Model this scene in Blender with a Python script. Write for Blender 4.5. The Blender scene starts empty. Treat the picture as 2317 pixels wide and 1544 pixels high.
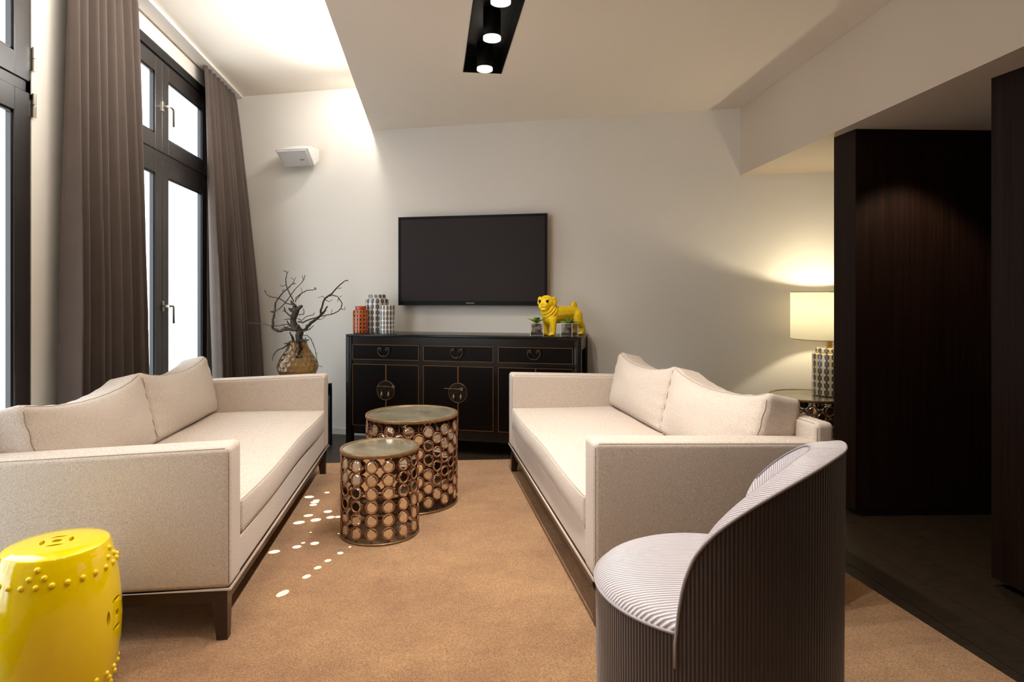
import bpy, bmesh, math, random
from math import sin, cos, pi, radians, sqrt, atan2, hypot, tan
from mathutils import Vector, Matrix

random.seed(7)
SC = bpy.context.scene
COL = SC.collection

# ------------------------------------------------------------------ camera
F, CX, HY, CAMH = 1450.0, 1158.5, 668.0, 1.2
TH = radians(7.17)
cam_d = bpy.data.cameras.new('camera')
cam_d.sensor_width = 36.0
cam_d.lens = 36.0 * F / 2317.0
cam_d.shift_y = -(772.0 - HY) / 2317.0
cam_d.clip_start = 0.05
cam = bpy.data.objects.new('camera', cam_d)
COL.objects.link(cam)
cam.location = (0, 0, CAMH)
cam.rotation_euler = (pi / 2, 0, -TH)
SC.camera = cam


def cw(xc, zc, z=0.0):
    """camera-frame ground offset (right, depth) to a world point"""
    return Vector((xc * cos(TH) + zc * sin(TH), -xc * sin(TH) + zc * cos(TH), z))


def at(px, py, Z):
    return cw((px - CX) / F * Z, Z, CAMH - (py - HY) * Z / F)


def lin(c):
    return tuple(((v / 255.0) / 12.92 if v / 255.0 <= 0.04045 else ((v / 255.0 + 0.055) / 1.055) ** 2.4) for v in c)


# ------------------------------------------------------------------ world, light, exposure
w = bpy.data.worlds.new('world')
SC.world = w
w.use_nodes = True
wn = w.node_tree
wn.nodes['Background'].inputs[0].default_value = (0.90, 0.96, 1.0, 1)
wn.nodes['Background'].inputs[1].default_value = 5.5
vs = SC.view_settings
vs.view_transform = 'Standard'
vs.look = 'None'
vs.gamma = 1
vs.use_curve_mapping = False
vs.exposure = 0.0
SC.cycles.use_denoising = True
SC.cycles.max_bounces = 9
SC.cycles.diffuse_bounces = 5
SC.cycles.transmission_bounces = 8
SC.cycles.transparent_max_bounces = 12
SC.cycles.sample_clamp_indirect = 6.0
SC.cycles.caustics_refractive = False
SC.cycles.caustics_reflective = False

WARM = (1.0, 0.82, 0.62)
WHITEW = (1.0, 0.94, 0.87)


def light(name, kind, loc, energy, color, target=None, **kw):
    d = bpy.data.lights.new(name, kind)
    d.energy = energy
    d.color = color
    for k, v in kw.items():
        setattr(d, k, v)
    o = bpy.data.objects.new(name, d)
    COL.objects.link(o)
    o.location = loc
    if target is not None:
        o.rotation_euler = (Vector(target) - Vector(loc)).to_track_quat('-Z', 'Y').to_euler()
    return o


# cove light hidden behind the ceiling step, washing the raised window bay
light('cove_light', 'AREA', (-0.58, 2.35, 2.70), 80, (1, 0.985, 0.96), (-1.30, 2.35, 3.05),
      shape='RECTANGLE', size=5.1, size_y=0.05)
light('cove_end_light', 'SPOT', (-0.57, 5.15, 2.86), 17, (1, 0.985, 0.96), (-0.80, 5.75, 2.45), spot_size=radians(125), spot_blend=0.8, shadow_soft_size=0.04)
# hallway downlight grazing the dark panelling
light('hall_downlight', 'SPOT', cw(2.12, 3.15, 2.06), 26, WARM, cw(2.12, 3.3, 0.0), spot_size=radians(95), spot_blend=0.4, shadow_soft_size=0.03)
# added weak fill lamps, unseen, over and behind the camera
for lx, ly in ((-0.9, 0.3), (1.2, -0.4), (0.2, -0.9)):
    light('room_fill_light', 'AREA', (lx, ly, 2.58), 4, WARM, (lx, ly, 0), shape='DISK', size=0.25)


# ------------------------------------------------------------------ materials
def mat(name, rgb=None, rough=0.5, metal=0.0, spec=0.5, bump=0.0, bscale=200.0, var=0.0, vscale=4.0,
        coat=0.0, stretch=(1, 1, 1), emit=None, estr=0.0, sheen=0.0, lin_rgb=None):
    m = bpy.data.materials.new(name)
    m.use_nodes = True
    nt = m.node_tree
    b = nt.nodes['Principled BSDF']
    c = lin(rgb) if rgb else lin_rgb
    b.inputs['Base Color'].default_value = (*c, 1)
    b.inputs['Roughness'].default_value = rough
    b.inputs['Metallic'].default_value = metal
    b.inputs['Specular IOR Level'].default_value = spec
    b.inputs['Coat Weight'].default_value = coat
    b.inputs['Coat Roughness'].default_value = 0.08
    if sheen:
        b.inputs['Sheen Weight'].default_value = sheen
    if emit:
        b.inputs['Emission Color'].default_value = (*emit, 1)
        b.inputs['Emission Strength'].default_value = estr
    if bump or var:
        tc = nt.nodes.new('ShaderNodeTexCoord')
        mp = nt.nodes.new('ShaderNodeMapping')
        mp.inputs['Scale'].default_value = stretch
        nt.links.new(tc.outputs['Object'], mp.inputs['Vector'])
    if bump:
        n = nt.nodes.new('ShaderNodeTexNoise')
        n.inputs['Scale'].default_value = bscale
        n.inputs['Detail'].default_value = 3
        nt.links.new(mp.outputs['Vector'], n.inputs['Vector'])
        bp = nt.nodes.new('ShaderNodeBump')
        bp.inputs['Strength'].default_value = bump
        bp.inputs['Distance'].default_value = 0.004
        nt.links.new(n.outputs['Fac'], bp.inputs['Height'])
        nt.links.new(bp.outputs['Normal'], b.inputs['Normal'])
    if var:
        n2 = nt.nodes.new('ShaderNodeTexNoise')
        n2.inputs['Scale'].default_value = vscale
        n2.inputs['Detail'].default_value = 5
        nt.links.new(mp.outputs['Vector'], n2.inputs['Vector'])
        r = nt.nodes.new('ShaderNodeValToRGB')
        r.color_ramp.elements[0].position = 0.3
        r.color_ramp.elements[1].position = 0.7
        r.color_ramp.elements[0].color = (*[v * (1 - var) for v in c], 1)
        r.color_ramp.elements[1].color = (*[min(1, v * (1 + var)) for v in c], 1)
        nt.links.new(n2.outputs['Fac'], r.inputs['Fac'])
        nt.links.new(r.outputs['Color'], b.inputs['Base Color'])
    return m


class NG:
    """tiny node-expression helper"""
    def __init__(s, m):
        s.nt = m.node_tree

    def _in(s, sock, v):
        if isinstance(v, (int, float)):
            sock.default_value = v
        else:
            s.nt.links.new(v, sock)

    def m(s, op, a, b=0.0, c=0.0):
        n = s.nt.nodes.new('ShaderNodeMath')
        n.operation = op
        s._in(n.inputs[0], a)
        s._in(n.inputs[1], b)
        if op in ('MULTIPLY_ADD', 'SMOOTH_MIN', 'COMPARE'):
            s._in(n.inputs[2], c)
        return n.outputs[0]

    def uv(s):
        n = s.nt.nodes.new('ShaderNodeTexCoord')
        x = s.nt.nodes.new('ShaderNodeSeparateXYZ')
        s.nt.links.new(n.outputs['UV'], x.inputs[0])
        return x.outputs[0], x.outputs[1]

    def mix(s, f, a, b):
        n = s.nt.nodes.new('ShaderNodeMix')
        n.data_type = 'RGBA'
        s._in(n.inputs[0], f)
        for k, v in ((6, a), (7, b)):
            if isinstance(v, tuple):
                n.inputs[k].default_value = (*v, 1)
            else:
                s.nt.links.new(v, n.inputs[k])
        return n.outputs[2]

    def noise(s, scale, stretch=(1, 1, 1), detail=4, coord='Object', rough=0.5):
        tc = s.nt.nodes.new('ShaderNodeTexCoord')
        mp = s.nt.nodes.new('ShaderNodeMapping')
        mp.inputs['Scale'].default_value = stretch
        s.nt.links.new(tc.outputs[coord], mp.inputs['Vector'])
        n = s.nt.nodes.new('ShaderNodeTexNoise')
        n.inputs['Scale'].default_value = scale
        n.inputs['Detail'].default_value = detail
        n.inputs['Roughness'].default_value = rough
        s.nt.links.new(mp.outputs['Vector'], n.inputs['Vector'])
        return n.outputs['Fac']

    def ramp(s, f, p0, c0, p1, c1):
        r = s.nt.nodes.new('ShaderNodeValToRGB')
        r.color_ramp.elements[0].position = p0
        r.color_ramp.elements[1].position = p1
        r.color_ramp.elements[0].color = (*c0, 1)
        r.color_ramp.elements[1].color = (*c1, 1)
        s.nt.links.new(f, r.inputs['Fac'])
        return r.outputs['Color']

    def bump(s, h, strength, dist=0.004):
        bp = s.nt.nodes.new('ShaderNodeBump')
        bp.inputs['Strength'].default_value = strength
        bp.inputs['Distance'].default_value = dist
        s.nt.links.new(h, bp.inputs['Height'])
        b = s.nt.nodes['Principled BSDF']
        s.nt.links.new(bp.outputs['Normal'], b.inputs['Normal'])

    def base(s, col):
        s.nt.links.new(col, s.nt.nodes['Principled BSDF'].inputs['Base Color'])


M = {}
M['wall'] = mat('wall_plaster', (226, 219, 208), 0.85, bump=0.04, bscale=90)
M['wallf'] = mat('brown_wall_paint', (96, 80, 66), 0.85)
M['ceil_shaded'] = mat('shaded_ceiling_plaster', (204, 188, 168), 0.9, bump=0.03, bscale=60)  # same ceiling plaster, colour darkened to put shade on soffit and beam
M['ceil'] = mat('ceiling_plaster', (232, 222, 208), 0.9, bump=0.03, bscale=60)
M['baseboard'] = mat('white_trim_paint', (215, 208, 196), 0.45)
M['frame'] = mat('dark_window_frame', (34, 29, 28), 0.30, spec=0.6)
M['gasket'] = mat('black_gasket', (10, 10, 10), 0.5)
M['steel'] = mat('brushed_steel', (190, 182, 168), 0.28, metal=1.0)
M['black'] = mat('black_lacquered_metal', (7, 6, 6), 0.35)
M['blackspot'] = mat('black_spot_housing', (16, 15, 15), 0.4)
M['emit'] = mat('lamp_face', (255, 255, 255), 0.5, emit=(1, 0.97, 0.92), estr=14)
M['ring_light'] = mat('frosted_lamp_ring', (255, 255, 255), 0.5, emit=(1, 0.92, 0.8), estr=5)
M['floor_base'] = mat('floor_base', (14, 10, 7), 0.6)
M['dark_leg'] = mat('dark_stained_wood', (48, 31, 25), 0.35, bump=0.05, bscale=60, stretch=(1, 1, 0.05))
M['curtain'] = mat('taupe_curtain_cloth', (84, 71, 63), 0.9, bump=0.10, bscale=900, sheen=0.1, var=0.05, vscale=9)
M['lacquer'] = mat('black_brown_lacquer', (9, 5, 4), 0.25, spec=0.3, coat=0.05, bump=0.02, bscale=12)
M['lacquer_door'] = mat('black_brown_lacquer_door', (7, 3, 2), 0.34, spec=0.13)
M['goldline'] = mat('rubbed_gold_edge', (120, 84, 44), 0.4, metal=0.6)
M['brass'] = mat('aged_brass', (34, 22, 14), 0.38, metal=0.6)
M['brass_hi'] = mat('bright_aged_brass', (126, 104, 74), 0.35, metal=0.9)
M['iron'] = mat('dark_iron', (92, 80, 68), 0.3, metal=1.0)
M['tvblack'] = mat('gloss_black_bezel', (3, 3, 3), 0.4, spec=0.15)
M['tvscreen'] = mat('screen_glass', (44, 36, 35), 0.45, spec=0.15)
M['tvedge'] = mat('clear_acrylic_edge', (150, 140, 128), 0.2)
M['lettering'] = mat('silver_lettering', (170, 165, 158), 0.4)
M['whiteplastic'] = mat('white_plastic', (222, 218, 212), 0.45)
M['grille'] = mat('speaker_grille', (196, 190, 183), 0.6, bump=0.15, bscale=900)
M['yellow_glaze'] = mat('yellow_ceramic_glaze', (238, 205, 0), 0.12, spec=0.5, coat=0.6)
M['dog_yellow'] = mat('yellow_painted_resin', (240, 200, 0), 0.55, bump=0.5, bscale=70, var=0.08, vscale=30)
M['dog_eye'] = mat('black_eye', (8, 5, 3), 0.15)
M['bronze'] = mat('copper_bronze_ring', (142, 98, 68), 0.42, metal=0.45)
M['bronze_d'] = mat('bronze_wire', (92, 55, 38), 0.42, metal=0.7)
M['rimgold'] = mat('antique_gold_rim', (140, 110, 76), 0.42, metal=0.7, var=0.2, vscale=40)
M['mirror'] = mat('mirror_glass', (232, 226, 214), 0.03, metal=1.0)
M['bark'] = mat('twig_bark', (62, 50, 40), 0.8, bump=0.8, bscale=120, var=0.35, vscale=40)
M['leaf'] = mat('succulent_leaf', (118, 158, 40), 0.4, var=0.35, vscale=30)
M['leafd'] = mat('dark_succulent_leaf', (72, 104, 32), 0.45, var=0.25, vscale=30)
M['pebble'] = mat('grey_pebble', (120, 106, 96), 0.6, var=0.4, vscale=30, bump=0.5, bscale=60)
M['gravel'] = mat('dark_gravel', (40, 34, 30), 0.8, bump=0.8, bscale=200, var=0.5, vscale=120)
M['wall_left_paint'] = M['wall']
M['pole'] = mat('brass_pole', (190, 158, 96), 0.3, metal=0.9)
M['facade'] = mat('pale_facade', (225, 228, 230), 0.8)
M['facade_win'] = mat('facade_window', (150, 158, 165), 0.3)
M['balcony'] = mat('balcony_floor', (190, 188, 184), 0.8)

# sofa linen: woven threads + fine mottling
m = mat('beige_linen', (214, 196, 178), 0.92, sheen=0.15)
g = NG(m)
n1 = g.noise(800, (1, 1, 0.2), 2)
n2 = g.noise(800, (0.2, 0.2, 1), 2)
wv = g.m('ADD', n1, n2)
g.base(g.ramp(g.m('MULTIPLY', wv, 0.5), 0.36, lin((170, 153, 138)), 0.62, lin((218, 204, 190))))
g.bump(wv, 0.35, 0.003)
M['linen'] = m
M['piping'] = mat('linen_piping', (204, 188, 172), 0.9, bump=0.2, bscale=500)
M['seam'] = mat('linen_seam', (146, 128, 112), 0.9)

# rug
m = mat('tan_rug', (186, 128, 74), 0.97, spec=0.1, sheen=0.2)
g = NG(m)
a = g.noise(190, detail=4, rough=0.8)
b2 = g.noise(2.2, detail=9, rough=0.68)
c1 = g.ramp(b2, 0.30, lin((152, 106, 66)), 0.70, lin((192, 146, 97)))
c2 = g.ramp(a, 0.34, (0.14, 0.14, 0.14), 0.66, (0.90, 0.90, 0.90))
n = g.nt.nodes.new('ShaderNodeMix')
n.data_type = 'RGBA'
n.blend_type = 'OVERLAY'
n.inputs[0].default_value = 0.75
g.nt.links.new(c1, n.inputs[6])
g.nt.links.new(c2, n.inputs[7])
g.base(n.outputs[2])
g.bump(a, 0.9, 0.01)
M['rug'] = m

# plank
m = mat('smoked_oak_plank', (36, 26, 15), 0.42, spec=0.4)
g = NG(m)
n1 = g.noise(9, (1, 12, 1), 6, rough=0.6)
g.base(g.ramp(n1, 0.3, lin((26, 18, 11)), 0.75, lin((50, 38, 23))))
g.bump(n1, 0.15, 0.003)
M['plank'] = m

# wenge panel
m = mat('wenge_veneer', (44, 24, 14), 0.55, spec=0.12)
g = NG(m)
n1 = g.noise(70, (1, 1, 0.02), 5, rough=0.65)
n3 = g.noise(3, (1, 1, 0.04), 2)
g.base(g.mix(g.m('MULTIPLY', n3, 0.5), g.ramp(n1, 0.35, lin((15, 8, 5)), 0.7, lin((42, 23, 14))), lin((30, 15, 9))))
M['wenge'] = m


# glass (thin panes)
def thin_glass(name, tint, refl=0.08):
    m = bpy.data.materials.new(name)
    m.use_nodes = True
    nt = m.node_tree
    nt.nodes.remove(nt.nodes['Principled BSDF'])
    t = nt.nodes.new('ShaderNodeBsdfTransparent')
    t.inputs[0].default_value = (*tint, 1)
    gl = nt.nodes.new('ShaderNodeBsdfGlossy')
    gl.inputs['Roughness'].default_value = 0.02
    fr = nt.nodes.new('ShaderNodeFresnel')
    fr.inputs[0].default_value = 1.45
    mx = nt.nodes.new('ShaderNodeMixShader')
    ge = nt.nodes.new('ShaderNodeNewGeometry')
    sb_ = nt.nodes.new('ShaderNodeMath')
    sb_.operation = 'SUBTRACT'
    sb_.inputs[0].default_value = 1.0
    nt.links.new(ge.outputs['Backfacing'], sb_.inputs[1])
    ml = nt.nodes.new('ShaderNodeMath')
    ml.operation = 'MULTIPLY'
    nt.links.new(fr.outputs[0], ml.inputs[0])
    nt.links.new(sb_.outputs[0], ml.inputs[1])
    nt.links.new(ml.outputs[0], mx.inputs[0])
    nt.links.new(t.outputs[0], mx.inputs[1])
    nt.links.new(gl.outputs[0], mx.inputs[2])
    nt.links.new(mx.outputs[0], nt.nodes['Material Output'].inputs[0])
    return m


M['pane'] = thin_glass('window_glass', (0.96, 0.98, 1.0))
M['amber'] = thin_glass('amber_glass', (0.80, 0.70, 0.56))
m = M['amber']
nt = m.node_tree
out = nt.nodes['Material Output']
old = out.inputs[0].links[0].from_socket
gb_ = nt.nodes.new('ShaderNodeBsdfGlass')
gb_.inputs['Color'].default_value = (0.86, 0.74, 0.57, 1)
gb_.inputs['Roughness'].default_value = 0.0
gb_.inputs['IOR'].default_value = 1.45
mx = nt.nodes.new('ShaderNodeMixShader')
mx.inputs[0].default_value = 0.6
nt.links.new(old, mx.inputs[1])
nt.links.new(gb_.outputs[0], mx.inputs[2])
nt.links.new(mx.outputs[0], out.inputs[0])
M['cubeglass'] = thin_glass('clear_cube_glass', (0.93, 0.93, 0.92))

# lamp shade : lit from inside
m = bpy.data.materials.new('lamp_shade_cloth')
m.use_nodes = True
nt = m.node_tree
nt.nodes.remove(nt.nodes['Principled BSDF'])
df = nt.nodes.new('ShaderNodeBsdfDiffuse')
tr = nt.nodes.new('ShaderNodeBsdfTranslucent')
df.inputs[0].default_value = (*lin((232, 222, 196)), 1)
tr.inputs[0].default_value = (*lin((146, 141, 124)), 1)
mx = nt.nodes.new('ShaderNodeMixShader')
mx.inputs[0].default_value = 0.5
nt.links.new(df.outputs[0], mx.inputs[1])
nt.links.new(tr.outputs[0], mx.inputs[2])
nt.links.new(mx.outputs[0], nt.nodes['Material Output'].inputs[0])
M['shade'] = m

# antique mirror table tops
m = mat('smoked_mirror_top', (150, 140, 118), 0.16, metal=0.45)
g = NG(m)
n1 = g.noise(9, detail=6, rough=0.7)
g.base(g.ramp(n1, 0.3, lin((112, 104, 86)), 0.72, lin((178, 168, 142))))
M['top_mirror'] = m


# linked-hexagon pattern for the ginger jars
def pattern_mat(name, bg, line, fill, nu, nv):
    m = mat(name, bg, 0.14, spec=0.5, coat=0.5)
    g = NG(m)
    u, v = g.uv()
    fa = g.m('SUBTRACT', g.m('FRACT', g.m('MULTIPLY', u, nu)), 0.5)
    fb = g.m('SUBTRACT', g.m('FRACT', g.m('MULTIPLY', v, nv)), 0.5)
    A = g.m('ABSOLUTE', fa)
    B = g.m('ABSOLUTE', fb)
    wd = g.m('MAXIMUM', g.m('MINIMUM', g.m('MULTIPLY', g.m('SUBTRACT', 0.47, B), 1.5), 0.33), 0.09)
    dark = g.m('LESS_THAN', A, wd)
    w2 = g.m('MINIMUM', g.m('MULTIPLY', g.m('SUBTRACT', 0.36, B), 1.5), 0.20)
    core = g.m('LESS_THAN', A, w2)
    c = g.mix(dark, lin(bg), lin(line))
    g.base(g.mix(core, c, lin(fill)))
    return m


PAT_A = ((222, 214, 198), (52, 48, 52), (104, 104, 116))
M['jar_tall'] = pattern_mat('grey_link_glaze_tall', *PAT_A, 14, 6)
M['jar_lid_tall'] = pattern_mat('grey_link_glaze_lid', *PAT_A, 12, 1)
M['jar_mid'] = pattern_mat('grey_link_glaze_mid', *PAT_A, 14, 4)
M['jar_mid_lid'] = pattern_mat('grey_link_glaze_mid_lid', *PAT_A, 14, 2)
M['jar_orange'] = pattern_mat('orange_link_glaze', (190, 74, 34), (168, 120, 62), (48, 22, 18), 14, 6)
M['orange_plain'] = mat('orange_glaze', (176, 70, 34), 0.14, coat=0.5)
M['lampjar'] = pattern_mat('grey_link_lamp_glaze', (214, 200, 170), (60, 54, 48), (108, 104, 98), 15, 6)
M['lampjar_lid'] = pattern_mat('grey_link_lamp_lid', (214, 200, 170), (60, 54, 48), (108, 104, 98), 12, 1)


# silver corduroy for the tub chair: stripes run in uv.x
def cord_mat(name, pitch, lo, hi, metal=0.0):
    m = mat(name, hi, 0.42, spec=0.5, sheen=0.3)
    g = NG(m)
    u, v = g.uv()
    s = g.m('SINE', g.m('MULTIPLY', u, 2 * pi / pitch))
    s = g.m('MULTIPLY_ADD', s, 0.5, 0.5)
    g.base(g.ramp(s, 0.25, lin(lo), 0.75, lin(hi)))
    g.bump(s, 0.6, 0.003)
    return m


M['cord_shaded'] = cord_mat('cord_fabric_shaded', 0.0085, (40, 28, 25), (66, 51, 47))  # same silver corduroy with the shade of the chair's outside put into the colour
M['cord_seat'] = cord_mat('cord_fabric_seat', 0.0095, (140, 130, 134), (214, 205, 208))
M['cord_crease'] = mat('cord_crease', (140, 130, 132), 0.8)
M['cord_pipe'] = mat('cord_piping', (160, 150, 150), 0.6, bump=0.3, bscale=400)


# ------------------------------------------------------------------ mesh helpers
def link(o, parent=None):
    COL.objects.link(o)
    if parent is not None:
        o.parent = parent
    return o


def fin(name, bm, m, parent=None, smooth=False, loc=None, recalc=True):
    if recalc:
        bmesh.ops.recalc_face_normals(bm, faces=bm.faces[:])
    me = bpy.data.meshes.new(name)
    bm.to_mesh(me)
    bm.free()
    if smooth:
        me.polygons.foreach_set('use_smooth', [True] * len(me.polygons))
        if smooth == 'auto':
            sharp_by_angle(me)
    ms = m if isinstance(m, (list, tuple)) else [m]
    for x in ms:
        me.materials.append(x)
    o = bpy.data.objects.new(name, me)
    link(o, parent)
    if loc is not None:
        o.location = loc
    return o


def sharp_by_angle(me, ang=35):
    bm = bmesh.new()
    bm.from_mesh(me)
    for e in bm.edges:
        if len(e.link_faces) == 2 and e.calc_face_angle(0) > radians(ang):
            e.smooth = False
    bm.to_mesh(me)
    bm.free()


def empty(name, loc=(0, 0, 0), rz=0.0, label=None, cat=None, group=None, parent=None):
    o = bpy.data.objects.new(name, None)
    link(o, parent)
    o.location = loc
    o.rotation_euler = (0, 0, rz)
    o.empty_display_size = 0.1
    return tag(o, label, cat, group)


def tag(o, label=None, cat=None, group=None, kind=None):
    if label:
        o['label'] = label
    if cat:
        o['category'] = cat
    if group:
        o['group'] = group
    if kind:
        o['kind'] = kind
    return o


def box(bm, lo, hi, bevel=0.0, seg=2, mi=0):
    r = bmesh.ops.create_cube(bm, size=1.0)
    vs_ = r['verts']
    c = [(lo[i] + hi[i]) / 2 for i in range(3)]
    s = [abs(hi[i] - lo[i]) for i in range(3)]
    for v in vs_:
        v.co = Vector((v.co.x * s[0] + c[0], v.co.y * s[1] + c[1], v.co.z * s[2] + c[2]))
    fs = {f for v in vs_ for f in v.link_faces}
    for f in fs:
        f.material_index = mi
    if bevel > 0:
        es = list({e for v in vs_ for e in v.link_edges})
        bmesh.ops.bevel(bm, geom=es, offset=bevel, segments=seg, profile=0.5, affect='EDGES')
    return vs_


def prism(bm, pts, z0, z1):
    b = [bm.verts.new((p[0], p[1], z0)) for p in pts]
    t = [bm.verts.new((p[0], p[1], z1)) for p in pts]
    n = len(pts)
    bm.faces.new(b[::-1])
    bm.faces.new(t)
    for i in range(n):
        bm.faces.new((b[i], b[(i + 1) % n], t[(i + 1) % n], t[i]))
    return b + t


def mkbox(name, lo, hi, m, parent=None, bevel=0.0, seg=2, smooth=False):
    bm = bmesh.new()
    box(bm, lo, hi, bevel, seg)
    return fin(name, bm, m, parent, smooth='auto' if (bevel and smooth) else False)


def lathe(bm, prof, seg=48, center=(0, 0, 0), uvh=None, mi=0, cap=True):
    """prof: list of (r, z)"""
    uvl = bm.loops.layers.uv.verify()
    rings = []
    z0 = min(p[1] for p in prof)
    z1 = max(p[1] for p in prof)
    for r, z in prof:
        rings.append([bm.verts.new((center[0] + r * cos(2 * pi * i / seg), center[1] + r * sin(2 * pi * i / seg), center[2] + z)) for i in range(seg)])
    for k in range(len(prof) - 1):
        for i in range(seg):
            j = (i + 1) % seg
            f = bm.faces.new((rings[k][i], rings[k][j], rings[k + 1][j], rings[k + 1][i]))
            f.material_index = mi
            uu = [i / seg, (i + 1) / seg, (i + 1) / seg, i / seg]
            vv = [prof[k][1], prof[k][1], prof[k + 1][1], prof[k + 1][1]]
            for l, a, b in zip(f.loops, uu, vv):
                l[uvl].uv = (a, (b - z0) / max(1e-6, z1 - z0))
    if cap:
        if prof[0][0] > 1e-4:
            bm.faces.new(rings[0][::-1]).material_index = mi
        if prof[-1][0] > 1e-4:
            bm.faces.new(rings[-1]).material_index = mi
    return rings


def tube(bm, pts, rad, seg=8, closed=False):
    pts = [Vector(p) for p in pts]
    n = len(pts)
    rs = rad if isinstance(rad, (list, tuple)) else [rad] * n
    rings = []
    up = Vector((0, 0, 1))
    prev = None
    for i, p in enumerate(pts):
        if closed:
            d = pts[(i + 1) % n] - pts[i - 1]
        else:
            d = pts[min(i + 1, n - 1)] - pts[max(i - 1, 0)]
        if d.length < 1e-9:
            d = Vector((0, 0, 1))
        d.normalize()
        if prev is None:
            a = d.cross(up if abs(d.z) < 0.9 else Vector((1, 0, 0))).normalized()
        else:
            a = (prev - d * prev.dot(d))
            a = a.normalized() if a.length > 1e-6 else d.cross(up).normalized()
        prev = a
        b = d.cross(a)
        rings.append([bm.verts.new(p + (a * cos(2 * pi * k / seg) + b * sin(2 * pi * k / seg)) * rs[i]) for k in range(seg)])
    m_ = n if closed else n - 1
    for i in range(m_):
        A, B = rings[i], rings[(i + 1) % n]
        for k in range(seg):
            j = (k + 1) % seg
            bm.faces.new((A[k], A[j], B[j], B[k]))
    if not closed:
        bm.faces.new(rings[0][::-1])
        bm.faces.new(rings[-1])


def mktube(name, pts, rad, m, parent=None, seg=8, closed=False):
    bm = bmesh.new()
    tube(bm, pts, rad, seg, closed)
    return fin(name, bm, m, parent, smooth=True)


def axis(d, r, n):
    """grid coordinates with fine rounding at both ends"""
    e = [r * (1 - tan(radians(a))) for a in (45, 34, 22, 11)]
    mid = [-(d - r) + 2 * (d - r) * i / n for i in range(n + 1)]
    return [-d + x for x in e] + mid + [d - x for x in e[::-1]]


def softbox(bm, d, r, n, fn=None):
    """rounded box of half dims d, corner radius r, n=(nx,ny,nz) inner divisions, fn deforms a point"""
    ax = [axis(d[i], r, n[i]) for i in range(3)]
    cache = {}

    def vert(q):
        k = tuple(round(c, 6) for c in q)
        if k in cache:
            return cache[k]
        inn = Vector([max(-(d[i] - r), min(d[i] - r, q[i])) for i in range(3)])
        dl = Vector(q) - inn
        p = inn + (dl.normalized() * r if dl.length > 1e-9 else Vector())
        if fn:
            p = fn(p)
        v = bm.verts.new(p)
        cache[k] = v
        return v

    for a in range(3):
        b, c = (a + 1) % 3, (a + 2) % 3
        for s in (-1, 1):
            for i in range(len(ax[b]) - 1):
                for j in range(len(ax[c]) - 1):
                    qs = []
                    for ii, jj in ((i, j), (i + 1, j), (i + 1, j + 1), (i, j + 1)):
                        q = [0, 0, 0]
                        q[a] = s * d[a]
                        q[b] = ax[b][ii]
                        q[c] = ax[c][jj]
                        qs.append(vert(q))
                    bm.faces.new(qs if s > 0 else qs[::-1])


def seam(d, r, corners, fn=None, n=14, out=0.002):
    """points along box edges through rounded corner line; corners = list of sign triples"""
    pts = []
    k = len(corners)
    for i in range(k - 1):
        a = Vector([corners[i][q] * (d[q] - r) for q in range(3)])
        b = Vector([corners[i + 1][q] * (d[q] - r) for q in range(3)])
        same = [q for q in range(3) if corners[i][q] == corners[i + 1][q]]
        off = Vector((0, 0, 0))
        for q in same:
            off[q] = corners[i][q]
        off = off.normalized() * (r + out)
        for j in range(n):
            p = a.lerp(b, j / (n - 1)) + off
            pts.append(fn(p) if fn else p)
    return pts


def instance(o, parent=None, loc=None, rot=None, mw=None):
    c = o.copy()
    link(c, parent)
    if mw is not None:
        c.matrix_local = mw
    if loc is not None:
        c.location = loc
    if rot is not None:
        c.rotation_euler = rot
    return c


def copy_tree(o, parent=None):
    c = o.copy()
    link(c)
    c.parent = parent
    for ch in list(o.children):
        copy_tree(ch, c)
    return c


# ------------------------------------------------------------------ back wall frame
ZW = 5.2
KW = -0.225
P0 = cw(0, ZW)
dv = (cw(1, ZW + KW) - P0)
dv.z = 0
dv.normalize()                         # along the wall, to the right
nv = Vector((dv.y, -dv.x, 0))          # into the room
if nv.y > 0:
    nv = -nv
WANG = atan2(dv.y, dv.x)
KN = sqrt(1 + KW * KW)


def wz(px, n0):
    """depth at pixel column px on the plane n0 in front of the back wall"""
    z0 = ZW - n0 * KN
    return z0 / (1 - KW * (px - CX) / F)


def wp(px, py, n0):
    return at(px, py, wz(px, n0))


def ws(px, n0):
    p = wp(px, HY, n0) - P0
    return p.dot(dv)


def wh(px, py, n0):
    return CAMH - (py - HY) * wz(px, n0) / F


# ------------------------------------------------------------------ structure
XL = -1.80          # inner face of the window wall
ZC, ZB, ZR = 2.605, 2.98, 2.10
XS = -0.505         # ceiling step


def wall_y(x):
    """world y of the back wall at world x"""
    return P0.y + (x - P0.x) * dv.y / dv.x


def struct(o, name=None):
    o['kind'] = 'structure'
    return o


# floor: base + planks
fl = mkbox('floor', (-2.0, -1.8, -0.08), (5.2, 6.4, -0.016), M['floor_base'])
struct(fl)
plank0 = None
k = 0
PW, PL = 0.19, 2.2
x = -1.95
row = 0
while x < 5.1:
    y = -1.75 - random.random() * PL
    while y < 6.3:
        y0, y1 = max(y, -1.78), min(y + PL, 6.38)
        if y1 - y0 > 0.05:
            if y0 == y and y1 == y + PL and plank0 is not None:
                o = instance(plank0, fl)
            else:
                o = mkbox('plank', (0, 0, -0.016), (PW - 0.003, y1 - y0 - 0.003, 0.0), M['plank'], fl)
                if y0 == y and y1 == y + PL:
                    plank0 = o
            o.location = (x, y0, random.uniform(-0.0006, 0.0))
        y += PL
    x += PW
    row += 1

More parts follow.
